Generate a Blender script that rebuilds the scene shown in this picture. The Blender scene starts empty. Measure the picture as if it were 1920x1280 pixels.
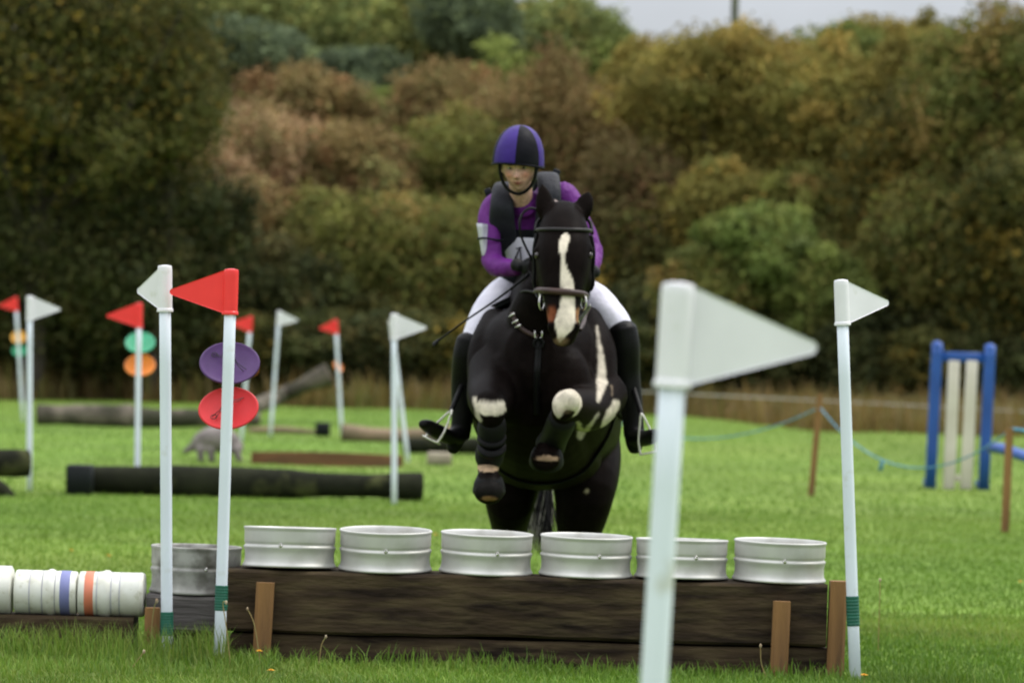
import bpy, math, random
import numpy as np
from mathutils import Vector, Matrix
R = math.radians
random.seed(7)
rng = np.random.default_rng(7)
sc = bpy.context.scene
C = sc.collection

# ------------------------------------------------------------------ camera
F = 8000.0 / 1920.0            # focal length / picture width
CAMH = 1.39
ROLL = R(1.5)
cd = bpy.data.cameras.new('camera')
cam = bpy.data.objects.new('camera', cd)
C.objects.link(cam)
cd.sensor_width = 36.0
cd.lens = 36.0 * F
cd.clip_start = 0.5
cd.clip_end = 2000
cam.matrix_world = Matrix.Translation((0, 0, CAMH)) @ Matrix.Rotation(R(90), 4, 'X') @ Matrix.Rotation(ROLL, 4, 'Z')
cd.dof.use_dof = True
cd.dof.focus_distance = 15.0
cd.dof.aperture_fstop = 4.0
cd.dof.aperture_blades = 7
sc.camera = cam

# ------------------------------------------------------------------ world
SUN_DIR = Vector((0.45, 0.22, 0.80)).normalized()
w = bpy.data.worlds.new("World")
sc.world = w
w.use_nodes = True
nt = w.node_tree
nt.nodes.clear()
def wn(t, **k):
    n = nt.nodes.new(t)
    for a, b in k.items():
        setattr(n, a, b)
    return n
sky = wn('ShaderNodeTexSky')
sky.sky_type = 'NISHITA'
sky.sun_disc = False
sky.sun_elevation = math.asin(SUN_DIR.z)
sky.sun_rotation = math.atan2(SUN_DIR.x, SUN_DIR.y)
tc = wn('ShaderNodeTexCoord')
sep = wn('ShaderNodeSeparateXYZ')
nt.links.new(tc.outputs['Generated'], sep.inputs[0])
ramp = wn('ShaderNodeValToRGB')
ramp.color_ramp.elements[0].position = 0.0
ramp.color_ramp.elements[0].color = (2.15, 2.25, 2.5, 1)
ramp.color_ramp.elements[1].position = 0.75
ramp.color_ramp.elements[1].color = (12.5, 12.6, 13.0, 1)
nt.links.new(sep.outputs['Z'], ramp.inputs[0])
no = wn('ShaderNodeTexNoise')
no.inputs['Scale'].default_value = 9.0
no.inputs['Detail'].default_value = 5.0
nt.links.new(tc.outputs['Generated'], no.inputs['Vector'])
mr = wn('ShaderNodeMapRange')
mr.inputs[1].default_value = 0.3
mr.inputs[2].default_value = 0.7
mr.inputs[3].default_value = 0.86
mr.inputs[4].default_value = 1.12
nt.links.new(no.outputs[0], mr.inputs[0])
mul = wn('ShaderNodeVectorMath', operation='SCALE')
nt.links.new(ramp.outputs[0], mul.inputs[0])
nt.links.new(mr.outputs[0], mul.inputs['Scale'])
mx = wn('ShaderNodeMixRGB')
mx.inputs[0].default_value = 0.90
nt.links.new(sky.outputs[0], mx.inputs[1])
nt.links.new(mul.outputs[0], mx.inputs[2])
bg = wn('ShaderNodeBackground')
bg.inputs['Strength'].default_value = 0.12
nt.links.new(mx.outputs[0], bg.inputs[0])
wo = wn('ShaderNodeOutputWorld')
nt.links.new(bg.outputs[0], wo.inputs[0])
sd = bpy.data.lights.new('sun', 'SUN')
sd.energy = 1.4
sd.angle = R(12)
sd.color = (1.0, 0.95, 0.87)
so = bpy.data.objects.new('sun', sd)
C.objects.link(so)
so.rotation_euler = SUN_DIR.to_track_quat('Z', 'Y').to_euler()
so.location = (10, 10, 40)
sc.view_settings.view_transform = 'Standard'
sc.view_settings.look = 'None'
sc.view_settings.exposure = 0.65
sc.view_settings.gamma = 1.0
sc.cycles.use_denoising = True
sc.cycles.max_bounces = 6

# ------------------------------------------------------------------ helpers
cR, sR = math.cos(ROLL), math.sin(ROLL)
def unroll(px, py):
    dx, dy = px - 960.0, py - 640.0
    return dx * cR + dy * sR, -dx * sR + dy * cR
def W(px, py, d):
    """point seen at photo position (px, py) that stands d metres away"""
    x0, y0 = unroll(px, py)
    return Vector((x0 * d / 8000.0, d, CAMH - y0 * d / 8000.0))
def G(px, py):
    """ground point seen at a photo position"""
    x0, y0 = unroll(px, py)
    d = 8000.0 * CAMH / y0
    return Vector((x0 * d / 8000.0, d, 0.0))

def pm(name, c1, c2=None, scale=5.0, rough=0.6, metal=0.0, bump=0.0, bscale=40.0, attr=False, spec=0.5,
       stretch=(1, 1, 1), coat=0.0, transl=0.0, c3=None, c3scale=2.0, lo=0.35, hi=0.65, c3lo=0.55, c3hi=0.68, sheen=0.0, roughvar=0.0):
    m = bpy.data.materials.new(name)
    m.use_nodes = True
    t = m.node_tree
    t.nodes.clear()
    out = t.nodes.new('ShaderNodeOutputMaterial')
    b = t.nodes.new('ShaderNodeBsdfPrincipled')
    b.inputs['Roughness'].default_value = rough
    b.inputs['Metallic'].default_value = metal
    b.inputs['Specular IOR Level'].default_value = spec
    b.inputs['Coat Weight'].default_value = coat
    b.inputs['Sheen Weight'].default_value = sheen
    co = t.nodes.new('ShaderNodeTexCoord')
    mp = t.nodes.new('ShaderNodeMapping')
    mp.inputs['Scale'].default_value = stretch
    t.links.new(co.outputs['Object'], mp.inputs[0])
    def noise(s, d=6):
        n = t.nodes.new('ShaderNodeTexNoise')
        n.inputs['Scale'].default_value = s
        n.inputs['Detail'].default_value = d
        t.links.new(mp.outputs[0], n.inputs['Vector'])
        return n
    def rng_(src, a, b_, c=0.0, d=1.0):
        n = t.nodes.new('ShaderNodeMapRange')
        n.inputs[1].default_value = a
        n.inputs[2].default_value = b_
        n.inputs[3].default_value = c
        n.inputs[4].default_value = d
        t.links.new(src, n.inputs[0])
        return n.outputs[0]
    if c2 is None:
        c2 = tuple(v * 0.8 for v in c1)
    if attr:
        at = t.nodes.new('ShaderNodeAttribute')
        at.attribute_name = 'Col'
        col = at.outputs['Color']
        n = noise(scale)
        mr_ = rng_(n.outputs[0], lo, hi, 0.78, 1.18)
        sm = t.nodes.new('ShaderNodeVectorMath')
        sm.operation = 'SCALE'
        t.links.new(col, sm.inputs[0])
        t.links.new(mr_, sm.inputs['Scale'])
        col = sm.outputs[0]
    else:
        n = noise(scale)
        mix = t.nodes.new('ShaderNodeMixRGB')
        mix.inputs[1].default_value = (*c1, 1)
        mix.inputs[2].default_value = (*c2, 1)
        t.links.new(rng_(n.outputs[0], lo, hi), mix.inputs[0])
        col = mix.outputs[0]
    if c3 is not None:
        n3 = noise(c3scale, 8)
        m3 = t.nodes.new('ShaderNodeMixRGB')
        t.links.new(rng_(n3.outputs[0], c3lo, c3hi), m3.inputs[0])
        t.links.new(col, m3.inputs[1])
        m3.inputs[2].default_value = (*c3, 1)
        col = m3.outputs[0]
    t.links.new(col, b.inputs['Base Color'])
    if roughvar:
        nr = noise(scale * 2.3)
        t.links.new(rng_(nr.outputs[0], 0.3, 0.7, rough - roughvar, rough + roughvar), b.inputs['Roughness'])
    if bump:
        nb = noise(bscale, 5)
        bp = t.nodes.new('ShaderNodeBump')
        bp.inputs['Strength'].default_value = bump
        bp.inputs['Distance'].default_value = 0.01
        t.links.new(nb.outputs[0], bp.inputs['Height'])
        t.links.new(bp.outputs[0], b.inputs['Normal'])
    sh = b.outputs[0]
    if transl:
        tr = t.nodes.new('ShaderNodeBsdfTranslucent')
        t.links.new(col, tr.inputs[0])
        ms = t.nodes.new('ShaderNodeMixShader')
        ms.inputs[0].default_value = transl
        t.links.new(sh, ms.inputs[1])
        t.links.new(tr.outputs[0], ms.inputs[2])
        sh = ms.outputs[0]
    t.links.new(sh, out.inputs[0])
    return m

def tag(o, label=None, cat=None, group=None, kind=None):
    if label: o['label'] = label
    if cat: o['category'] = cat
    if group: o['group'] = group
    if kind: o['kind'] = kind
    return o
def thing(name, loc, label, cat, group=None, rz=0.0):
    o = bpy.data.objects.new(name, None)
    o.empty_display_size = 0.1
    C.objects.link(o)
    o.location = loc
    o.rotation_euler = (0, 0, rz)
    return tag(o, label, cat, group)
def root_off(p):
    v = Vector((0, 0, 0))
    while p is not None:
        v += Vector(p.location)
        p = p.parent
    return v
def mesh(name, V, Fc, mat, parent=None, col=None, smooth=True, world=True, loc=None, fmat=None):
    """V in world metres (world=True) or in the parent's frame"""
    V = np.asarray(V, dtype=np.float64).reshape(-1, 3)
    if loc is not None:
        V = V - np.array(loc)
    elif world and parent is not None:
        V = V - np.array(root_off(parent))
    me = bpy.data.meshes.new(name)
    if isinstance(Fc, np.ndarray) and Fc.ndim == 2:
        n, k = Fc.shape
        me.vertices.add(len(V))
        me.vertices.foreach_set('co', V.astype(np.float32).ravel())
        me.loops.add(n * k)
        me.loops.foreach_set('vertex_index', Fc.astype(np.int32).ravel())
        me.polygons.add(n)
        me.polygons.foreach_set('loop_start', (np.arange(n) * k).astype(np.int32))
        me.polygons.foreach_set('loop_total', np.full(n, k, dtype=np.int32))
    else:
        me.from_pydata([tuple(v) for v in V], [], [tuple(int(i) for i in f) for f in Fc])
    for m in (mat if isinstance(mat, (list, tuple)) else [mat]):
        me.materials.append(m)
    if col is not None:
        a = me.color_attributes.new('Col', 'FLOAT_COLOR', 'POINT')
        cc = np.ones((len(V), 4), dtype=np.float32)
        cc[:, :3] = col
        a.data.foreach_set('color', cc.ravel())
    if fmat is not None:
        me.polygons.foreach_set('material_index', np.asarray(fmat, dtype=np.int32))
    if smooth:
        me.polygons.foreach_set('use_smooth', np.ones(len(me.polygons), dtype=bool))
    me.update(calc_edges=True)
    o = bpy.data.objects.new(name, me)
    C.objects.link(o)
    if parent is not None:
        o.parent = parent
    if loc is not None:
        o.location = loc
    return o
def copy_tree(o, parent=None):
    c = o.copy()
    C.objects.link(c)
    c.parent = parent
    for ch in [x for x in C.objects if x.parent == o]:
        copy_tree(ch, c)
    return c
class MB:
    def __init__(s): s.v = []; s.f = []
    def add(s, V, Fc):
        n = len(s.v)
        s.v += [tuple(v) for v in V]
        s.f += [tuple(int(i) + n for i in f) for f in Fc]
        return s
    def out(s): return s.v, s.f
def catmull(P, k):
    P = np.asarray(P, float)
    n = len(P)
    out = []
    for i in range(n - 1):
        p0 = P[max(i - 1, 0)]; p1 = P[i]; p2 = P[i + 1]; p3 = P[min(i + 2, n - 1)]
        for j in range(k):
            t = j / k
            out.append(0.5 * ((2 * p1) + (-p0 + p2) * t + (2 * p0 - 5 * p1 + 4 * p2 - p3) * t * t + (-p0 + 3 * p1 - 3 * p2 + p3) * t ** 3))
    out.append(P[-1])
    return np.array(out)
def loft(st, k=5, n=20, side=(1, 0, 0), power=2.0, cap=True):
    """st: (x, y, z, ra, rb): ra along the side vector, rb across it"""
    st = [tuple(s) if len(s) == 5 else (*s, s[3]) for s in [tuple(q) for q in st]]
    Q = catmull(st, k) if k > 1 else np.array(st, float)
    P = Q[:, :3]
    Ra = np.maximum(Q[:, 3], 1e-4)
    Rb = np.maximum(Q[:, 4], 1e-4)
    T = np.gradient(P, axis=0)
    T /= np.linalg.norm(T, axis=1)[:, None] + 1e-9
    V = []
    s0 = np.array(side, float)
    rings = []
    if cap:   # rounded ends
        rings.append((P[0] - T[0] * Ra[0] * 0.55 * min(1, Rb[0] / Ra[0]), T[0], Ra[0] * 0.5, Rb[0] * 0.5))
        rings.append((P[0] - T[0] * Ra[0] * 0.32 * min(1, Rb[0] / Ra[0]), T[0], Ra[0] * 0.82, Rb[0] * 0.82))
    for i in range(len(P)):
        rings.append((P[i], T[i], Ra[i], Rb[i]))
    if cap:
        rings.append((P[-1] + T[-1] * Ra[-1] * 0.32 * min(1, Rb[-1] / Ra[-1]), T[-1], Ra[-1] * 0.82, Rb[-1] * 0.82))
        rings.append((P[-1] + T[-1] * Ra[-1] * 0.55 * min(1, Rb[-1] / Ra[-1]), T[-1], Ra[-1] * 0.5, Rb[-1] * 0.5))
    for (p, t, a, b) in rings:
        s = s0 - t * np.dot(s0, t)
        s /= np.linalg.norm(s) + 1e-9
        u = np.cross(t, s)
        for j in range(n):
            an = 2 * math.pi * j / n
            ca, sa = math.cos(an), math.sin(an)
            if power != 2.0:
                ca = math.copysign(abs(ca) ** (2 / power), ca)
                sa = math.copysign(abs(sa) ** (2 / power), sa)
            V.append(p + s * ca * a + u * sa * b)
    Fc = []
    m = len(rings)
    for i in range(m - 1):
        for j in range(n):
            a = i * n + j; b = i * n + (j + 1) % n
            Fc.append((a, b, b + n, a + n))
    Fc.append(tuple(range(n))[::-1])
    Fc.append(tuple(range((m - 1) * n, m * n)))
    return V, Fc
def tube(P, r, k=6, n=8):
    P = [tuple(p) for p in P]
    if not hasattr(r, '__len__'):
        r = [r] * len(P)
    sd_ = (0.31, 0.21, 0.93)
    return loft([(*p, q, q) for p, q in zip(P, r)], k=k, n=n, side=sd_, cap=False)
def ellipsoid(c, r, n=20, rot=None):
    V = []; Fc = []
    m = n // 2
    for i in range(1, m):
        a = math.pi * i / m
        for j in range(n):
            b = 2 * math.pi * j / n
            v = Vector((r[0] * math.sin(a) * math.cos(b), r[1] * math.sin(a) * math.sin(b), r[2] * math.cos(a)))
            if rot is not None: v = rot @ v
            V.append(Vector(c) + v)
    top = len(V); v = Vector((0, 0, r[2])); V.append(Vector(c) + (rot @ v if rot is not None else v))
    bot = len(V); v = Vector((0, 0, -r[2])); V.append(Vector(c) + (rot @ v if rot is not None else v))
    for i in range(m - 2):
        for j in range(n):
            a = i * n + j; b = i * n + (j + 1) % n
            Fc.append((a, a + n, b + n, b))
    for j in range(n):
        Fc.append((top, j, (j + 1) % n))
        a = (m - 2) * n
        Fc.append((bot, a + (j + 1) % n, a + j))
    return V, Fc
def lathe(prof, n=48, wob=None):
    V = []; Fc = []
    for (r, z) in prof:
        for j in range(n):
            a = 2 * math.pi * j / n
            V.append((r * math.cos(a), r * math.sin(a), z))
    for i in range(len(prof) - 1):
        for j in range(n):
            a = i * n + j; b = i * n + (j + 1) % n
            Fc.append((a, b, b + n, a + n))
    return V, Fc
def box(c, s, rot=None, bev=0.0):
    V = []
    hx, hy, hz = s[0] / 2, s[1] / 2, s[2] / 2
    if bev <= 0:
        pts = [(-hx, -hy, -hz), (hx, -hy, -hz), (hx, hy, -hz), (-hx, hy, -hz), (-hx, -hy, hz), (hx, -hy, hz), (hx, hy, hz), (-hx, hy, hz)]
        Fc = [(0, 3, 2, 1), (4, 5, 6, 7), (0, 1, 5, 4), (1, 2, 6, 5), (2, 3, 7, 6), (3, 0, 4, 7)]
    else:
        b = bev
        ring = lambda z, i: [(-hx + i + b, -hy + i, z), (hx - i - b, -hy + i, z), (hx - i, -hy + i + b, z), (hx - i, hy - i - b, z),
                             (hx - i - b, hy - i, z), (-hx + i + b, hy - i, z), (-hx + i, hy - i - b, z), (-hx + i, -hy + i + b, z)]
        pts = ring(-hz, b) + ring(-hz + b, 0) + ring(hz - b, 0) + ring(hz, b)
        Fc = [tuple(range(8))[::-1], tuple(range(24, 32))]
        for i in range(3):
            for j in range(8):
                Fc.append((i * 8 + j, i * 8 + (j + 1) % 8, (i + 1) * 8 + (j + 1) % 8, (i + 1) * 8 + j))
    for p in pts:
        v = Vector(p)
        if rot is not None: v = rot @ v
        V.append(v + Vector(c))
    return V, Fc
def fuse(parts, voxel, smooth=3, factor=0.5):
    """one continuous skin over overlapping closed volumes"""
    mb = MB()
    for p in parts: mb.add(*p)
    me = bpy.data.meshes.new('tmp')
    me.from_pydata(mb.v, [], mb.f)
    import bmesh
    bm = bmesh.new(); bm.from_mesh(me)
    bmesh.ops.recalc_face_normals(bm, faces=bm.faces)
    bm.to_mesh(me); bm.free()
    o = bpy.data.objects.new('tmp', me)
    C.objects.link(o)
    m = o.modifiers.new('r', 'REMESH'); m.mode = 'VOXEL'; m.voxel_size = voxel
    if smooth:
        s = o.modifiers.new('s', 'SMOOTH'); s.iterations = smooth; s.factor = factor
    dg = bpy.context.evaluated_depsgraph_get()
    ev = o.evaluated_get(dg)
    m2 = ev.to_mesh()
    V = np.empty(len(m2.vertices) * 3, dtype=np.float32)
    m2.vertices.foreach_get('co', V)
    V = V.reshape(-1, 3).astype(float)
    lt = np.empty(len(m2.polygons), dtype=np.int32); m2.polygons.foreach_get('loop_total', lt)
    li = np.empty(len(m2.loops), dtype=np.int32); m2.loops.foreach_get('vertex_index', li)
    if np.all(lt == 4):
        Fc = li.reshape(-1, 4)
    else:
        Fc = [tuple(p.vertices) for p in m2.polygons]
    ev.to_mesh_clear()
    bpy.data.objects.remove(o)
    bpy.data.meshes.remove(me)
    return V, Fc
def vnoise(P, s, seed=0):
    """cheap smooth noise in -1..1"""
    r = np.random.default_rng(seed)
    out = np.zeros(len(P))
    for k in range(6):
        d = r.normal(size=3); d /= np.linalg.norm(d)
        out += np.sin(P @ d * s * (1 + 0.6 * k) + r.uniform(0, 6.28)) / (1 + 0.5 * k)
    return out / 2.6
def ss(a, b, x):
    t = np.clip((x - a) / (b - a), 0, 1)
    return t * t * (3 - 2 * t)

# ------------------------------------------------------------------ materials
M = {}
M['leaf'] = pm('leaf', (0, 0, 0), attr=True, scale=1.3, rough=0.75, spec=0.08, transl=0.25)
M['blade'] = pm('grass_blade', (0, 0, 0), attr=True, scale=0.9, rough=0.55, spec=0.25, transl=0.35)
M['bark'] = pm('bark', (0.07, 0.055, 0.04), (0.03, 0.024, 0.018), scale=6, rough=0.9, bump=0.8, bscale=25, stretch=(1, 1, 0.25))
M['white_pole'] = pm('white_plastic_pole', (0.70, 0.76, 0.85), (0.64, 0.70, 0.78), scale=3, rough=0.38, c3=(0.50, 0.52, 0.48), c3scale=9, c3lo=0.6, c3hi=0.75)
M['white_flag'] = pm('white_plastic_flag', (0.77, 0.76, 0.81), (0.70, 0.69, 0.74), scale=6, rough=0.45, c3=(0.56, 0.57, 0.52), c3scale=14, c3lo=0.62, c3hi=0.8)
M['red_flag'] = pm('red_plastic_flag', (0.90, 0.040, 0.038), (0.80, 0.030, 0.030), scale=6, rough=0.4)
M['green_tape'] = pm('green_tape', (0.01, 0.12, 0.075), (0.006, 0.08, 0.05), scale=40, rough=0.5, stretch=(.1, .1, 3))
M['purple_disc'] = pm('purple_disc', (0.10, 0.035, 0.17), (0.075, 0.025, 0.13), scale=9, rough=0.4)
M['red_disc'] = pm('red_disc', (0.75, 0.02, 0.025), (0.6, 0.015, 0.02), scale=9, rough=0.4)
M['orange_disc'] = pm('orange_disc', (0.72, 0.21, 0.02), (0.6, 0.17, 0.02), scale=9, rough=0.45)
M['green_disc'] = pm('green_disc', (0.02, 0.32, 0.16), (0.015, 0.25, 0.12), scale=9, rough=0.45)
M['yellow_disc'] = pm('yellow_disc', (0.6, 0.3, 0.02), scale=9, rough=0.45)
M['cord'] = pm('cord', (0.02, 0.02, 0.02), rough=0.6)
M['alloy'] = pm('painted_alloy', (0.60, 0.60, 0.57), (0.47, 0.47, 0.44), scale=5, rough=0.52, metal=0.5, roughvar=0.08, c3=(0.30, 0.29, 0.23), c3scale=4, c3lo=0.58, c3hi=0.85)
M['alloy_old'] = pm('weathered_alloy', (0.38, 0.38, 0.35), (0.22, 0.215, 0.20), scale=14, rough=0.65, metal=0.3, c3=(0.09, 0.085, 0.065), c3scale=7, c3lo=0.5, c3hi=0.7)
M['sleeper'] = pm('mossy_sleeper', (0.055, 0.038, 0.021), (0.015, 0.010, 0.007), scale=7, rough=0.9, spec=0.15, bump=1.0, bscale=26, stretch=(0.40, 1, 2.0), c3=(0.085, 0.066, 0.032), c3scale=12, c3lo=0.45, c3hi=0.85)
M['sleeper_grey'] = pm('grey_timber', (0.10, 0.09, 0.085), (0.05, 0.045, 0.042), scale=6, rough=0.85, bump=0.8, bscale=30, stretch=(0.3, 1, 3))
M['stake'] = pm('treated_stake', (0.25, 0.128, 0.040), (0.15, 0.075, 0.024), scale=7, rough=0.8, bump=0.5, bscale=30, stretch=(2, 2, 0.3), c3=(0.05, 0.028, 0.012), c3scale=5, c3lo=0.62, c3hi=0.72)
M['tub'] = pm('white_plastic_tub', (0.72, 0.73, 0.68), (0.60, 0.60, 0.52), scale=12, rough=0.45, c3=(0.36, 0.36, 0.25), c3scale=26, c3lo=0.6, c3hi=0.78)
M['blue_band'] = pm('blue_band', (0.19, 0.21, 0.44), rough=0.5)
M['orange_band'] = pm('orange_band', (0.66, 0.20, 0.11), rough=0.5)
M['seam'] = pm('grey_seam', (0.44, 0.44, 0.50), rough=0.6)
M['black_plastic'] = pm('black_plastic', (0.008, 0.011, 0.011), rough=0.6, spec=0.15)
M['dark_log'] = pm('dark_log_bark', (0.024, 0.026, 0.015), (0.009, 0.010, 0.007), scale=3, rough=0.9, spec=0.08, bump=1.0, bscale=14, c3=(0.07, 0.075, 0.03), c3scale=3, c3lo=0.58, c3hi=0.75)
M['grey_log'] = pm('grey_log', (0.17, 0.145, 0.115), (0.07, 0.062, 0.048), scale=3, rough=0.9, spec=0.1, bump=1.0, bscale=12, c3=(0.045, 0.045, 0.03), c3scale=2.2, c3lo=0.46, c3hi=0.60)
M['tan_log'] = pm('peeled_log', (0.26, 0.185, 0.12), (0.13, 0.10, 0.06), scale=3, rough=0.9, bump=0.8, bscale=12)
M['brown_plank'] = pm('brown_plank', (0.20, 0.09, 0.035), (0.11, 0.055, 0.02), scale=3, rough=0.85, bump=0.6, bscale=14, stretch=(.3, 1, 2))
M['carved'] = pm('carved_wood', (0.24, 0.21, 0.20), (0.14, 0.12, 0.115), scale=7, rough=0.9, bump=0.9, bscale=18)
M['pale_block'] = pm('pale_block', (0.34, 0.30, 0.22), (0.25, 0.22, 0.16), scale=5, rough=0.9, bump=0.5)
M['blue_paint'] = pm('blue_paint', (0.014, 0.085, 0.36), (0.010, 0.06, 0.27), scale=3, rough=0.5)
M['cream_paint'] = pm('cream_paint', (0.62, 0.58, 0.50), (0.52, 0.48, 0.40), scale=3, rough=0.55)
M['rope'] = pm('blue_rope', (0.10, 0.30, 0.40), (0.06, 0.2, 0.3), scale=20, rough=0.8)
M['wire'] = pm('pale_wire', (0.45, 0.44, 0.40), rough=0.5)
M['coat'] = pm('horse_coat', (0, 0, 0), attr=True, scale=22, rough=0.45, spec=0.015, bump=0.25, bscale=120)
M['hair'] = pm('horse_hair', (0, 0, 0), attr=True, scale=22, rough=0.5, spec=0.12)
M['leather'] = pm('black_leather', (0.007, 0.007, 0.007), (0.004, 0.004, 0.004), scale=12, rough=0.42, bump=0.2, bscale=120, spec=0.1)
M['brown_leather'] = pm('brown_leather', (0.045, 0.022, 0.018), (0.028, 0.014, 0.012), scale=12, rough=0.42, bump=0.2, bscale=120, spec=0.3)
M['pad'] = pm('black_saddle_cloth', (0.007, 0.009, 0.009), (0.005, 0.006, 0.006), scale=14, rough=0.8, spec=0.1, bump=0.4, bscale=120)
M['boot_fab'] = pm('black_leg_boot', (0.006, 0.006, 0.007), (0.010, 0.010, 0.011), scale=14, rough=0.6, spec=0.15, bump=0.2, bscale=80)
M['steel'] = pm('steel', (0.72, 0.70, 0.68), (0.6, 0.58, 0.56), scale=30, rough=0.25, metal=0.85)
M['iron_white'] = pm('polished_stirrup', (0.75, 0.73, 0.66), (0.62, 0.6, 0.55), scale=30, rough=0.3, metal=0.4)
M['skin'] = pm('skin', (0, 0, 0), attr=True, scale=60, rough=0.5, spec=0.35)
M['purple_shirt'] = pm('purple_shirt', (0.125, 0.014, 0.185), (0.10, 0.010, 0.15), scale=14, rough=0.6, bump=0.9, bscale=26, spec=0.25)
M['vest'] = pm('body_protector', (0.010, 0.011, 0.016), (0.007, 0.008, 0.011), scale=14, rough=0.7, bump=0.5, bscale=50, spec=0.15)
M['vest_pad'] = pm('shoulder_pad', (0.018, 0.019, 0.026), (0.012, 0.013, 0.018), scale=14, rough=0.65, bump=0.4, bscale=50, spec=0.25)
M['breeches'] = pm('white_breeches', (0.70, 0.69, 0.78), (0.60, 0.59, 0.69), scale=9, rough=0.7, bump=0.9, bscale=18)
M['silk_purple'] = pm('purple_silk', (0.034, 0.011, 0.18), (0.026, 0.008, 0.145), scale=16, rough=0.5, spec=0.25, bump=0.3, bscale=24)
M['silk_black'] = pm('black_silk', (0.007, 0.007, 0.010), (0.005, 0.005, 0.008), scale=16, rough=0.55, spec=0.08, bump=0.3, bscale=24)
M['glove'] = pm('black_glove', (0.009, 0.009, 0.010), rough=0.55, spec=0.2, bump=0.3, bscale=90)
M['bib'] = pm('white_bib', (0.50, 0.50, 0.56), (0.44, 0.44, 0.50), scale=9, rough=0.6, bump=0.5, bscale=20)
M['eye_white'] = pm('eye_white', (0.5, 0.46, 0.42), rough=0.2)
M['iris'] = pm('iris', (0.02, 0.014, 0.01), rough=0.15)
M['hedge_stem'] = M['bark']

# ------------------------------------------------------------------ ground
def hill(x, y):
    """low grassy bank behind the field, higher on the left"""
    y0 = 95 + 0.0 * x
    lift = ss(y0, y0 + 38, y)
    left = 1 - ss(-2, 12, x)
    h = lift * (5.0 + 5.5 * left) + ss(130, 300, y) * 4.0 * left
    return h
def make_ground():
    ys = np.concatenate([np.linspace(-60, 90, 76), np.linspace(91, 140, 60), np.linspace(145, 900, 40)])
    xs = np.concatenate([np.linspace(-600, -42, 20), np.linspace(-40, 40, 90), np.linspace(42, 600, 20)])
    X, Y = np.meshgrid(xs, ys)
    Z = hill(X, Y)
    P = np.stack([X, Y, Z], -1).reshape(-1, 3)
    P[:, 2] += vnoise(P, 0.35, 3) * 0.25 * ss(96, 110, P[:, 1])
    nx = len(xs); ny = len(ys)
    i, j = np.meshgrid(np.arange(ny - 1), np.arange(nx - 1), indexing='ij')
    a = (i * nx + j).ravel()
    Fc = np.stack([a, a + 1, a + nx + 1, a + nx], 1)
    t = ss(90, 97, P[:, 1] + vnoise(P, 0.5, 5) * 2)
    g = np.array([0.100, 0.188, 0.022]); g2 = np.array([0.140, 0.200, 0.032]); dry = np.array([0.27, 0.19, 0.105]); dry2 = np.array([0.085, 0.085, 0.03])
    n1 = (vnoise(P, 0.6, 9) * 0.5 + 0.5)[:, None]
    n2 = np.maximum(ss(-0.1, 0.4, vnoise(P, 0.45, 12)), ss(.5, 2.5, np.abs(P[:, 0] + 6.5) - 1.6))[:, None]
    col = (g * (1 - n1) + g2 * n1) * (1 - t[:, None]) + (dry * (1 - n2) + dry2 * n2) * t[:, None]
    m = bpy.data.materials.new('meadow')
    m.use_nodes = True
    tr = m.node_tree
    b = tr.nodes['Principled BSDF']
    b.inputs['Roughness'].default_value = 0.9
    b.inputs['Specular IOR Level'].default_value = 0.15
    at = tr.nodes.new('ShaderNodeAttribute'); at.attribute_name = 'Col'
    co = tr.nodes.new('ShaderNodeTexCoord')
    prev = at.outputs['Color']
    for sc_, lo_, hi_, a_, b_ in ((0.25, .35, .65, .82, 1.15), (1.6, .3, .7, .92, 1.08), (14, .3, .7, .88, 1.12)):
        n = tr.nodes.new('ShaderNodeTexNoise'); n.inputs['Scale'].default_value = sc_; n.inputs['Detail'].default_value = 6
        tr.links.new(co.outputs['Object'], n.inputs['Vector'])
        r_ = tr.nodes.new('ShaderNodeMapRange')
        r_.inputs[1].default_value = lo_; r_.inputs[2].default_value = hi_; r_.inputs[3].default_value = a_; r_.inputs[4].default_value = b_
        tr.links.new(n.outputs[0], r_.inputs[0])
        v = tr.nodes.new('ShaderNodeVectorMath'); v.operation = 'SCALE'
        tr.links.new(prev, v.inputs[0]); tr.links.new(r_.outputs[0], v.inputs['Scale'])
        prev = v.outputs[0]
    tr.links.new(prev, b.inputs['Base Color'])
    o = mesh('ground', P, Fc, m, col=col)
    tag(o, kind='structure')
make_ground()

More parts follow.
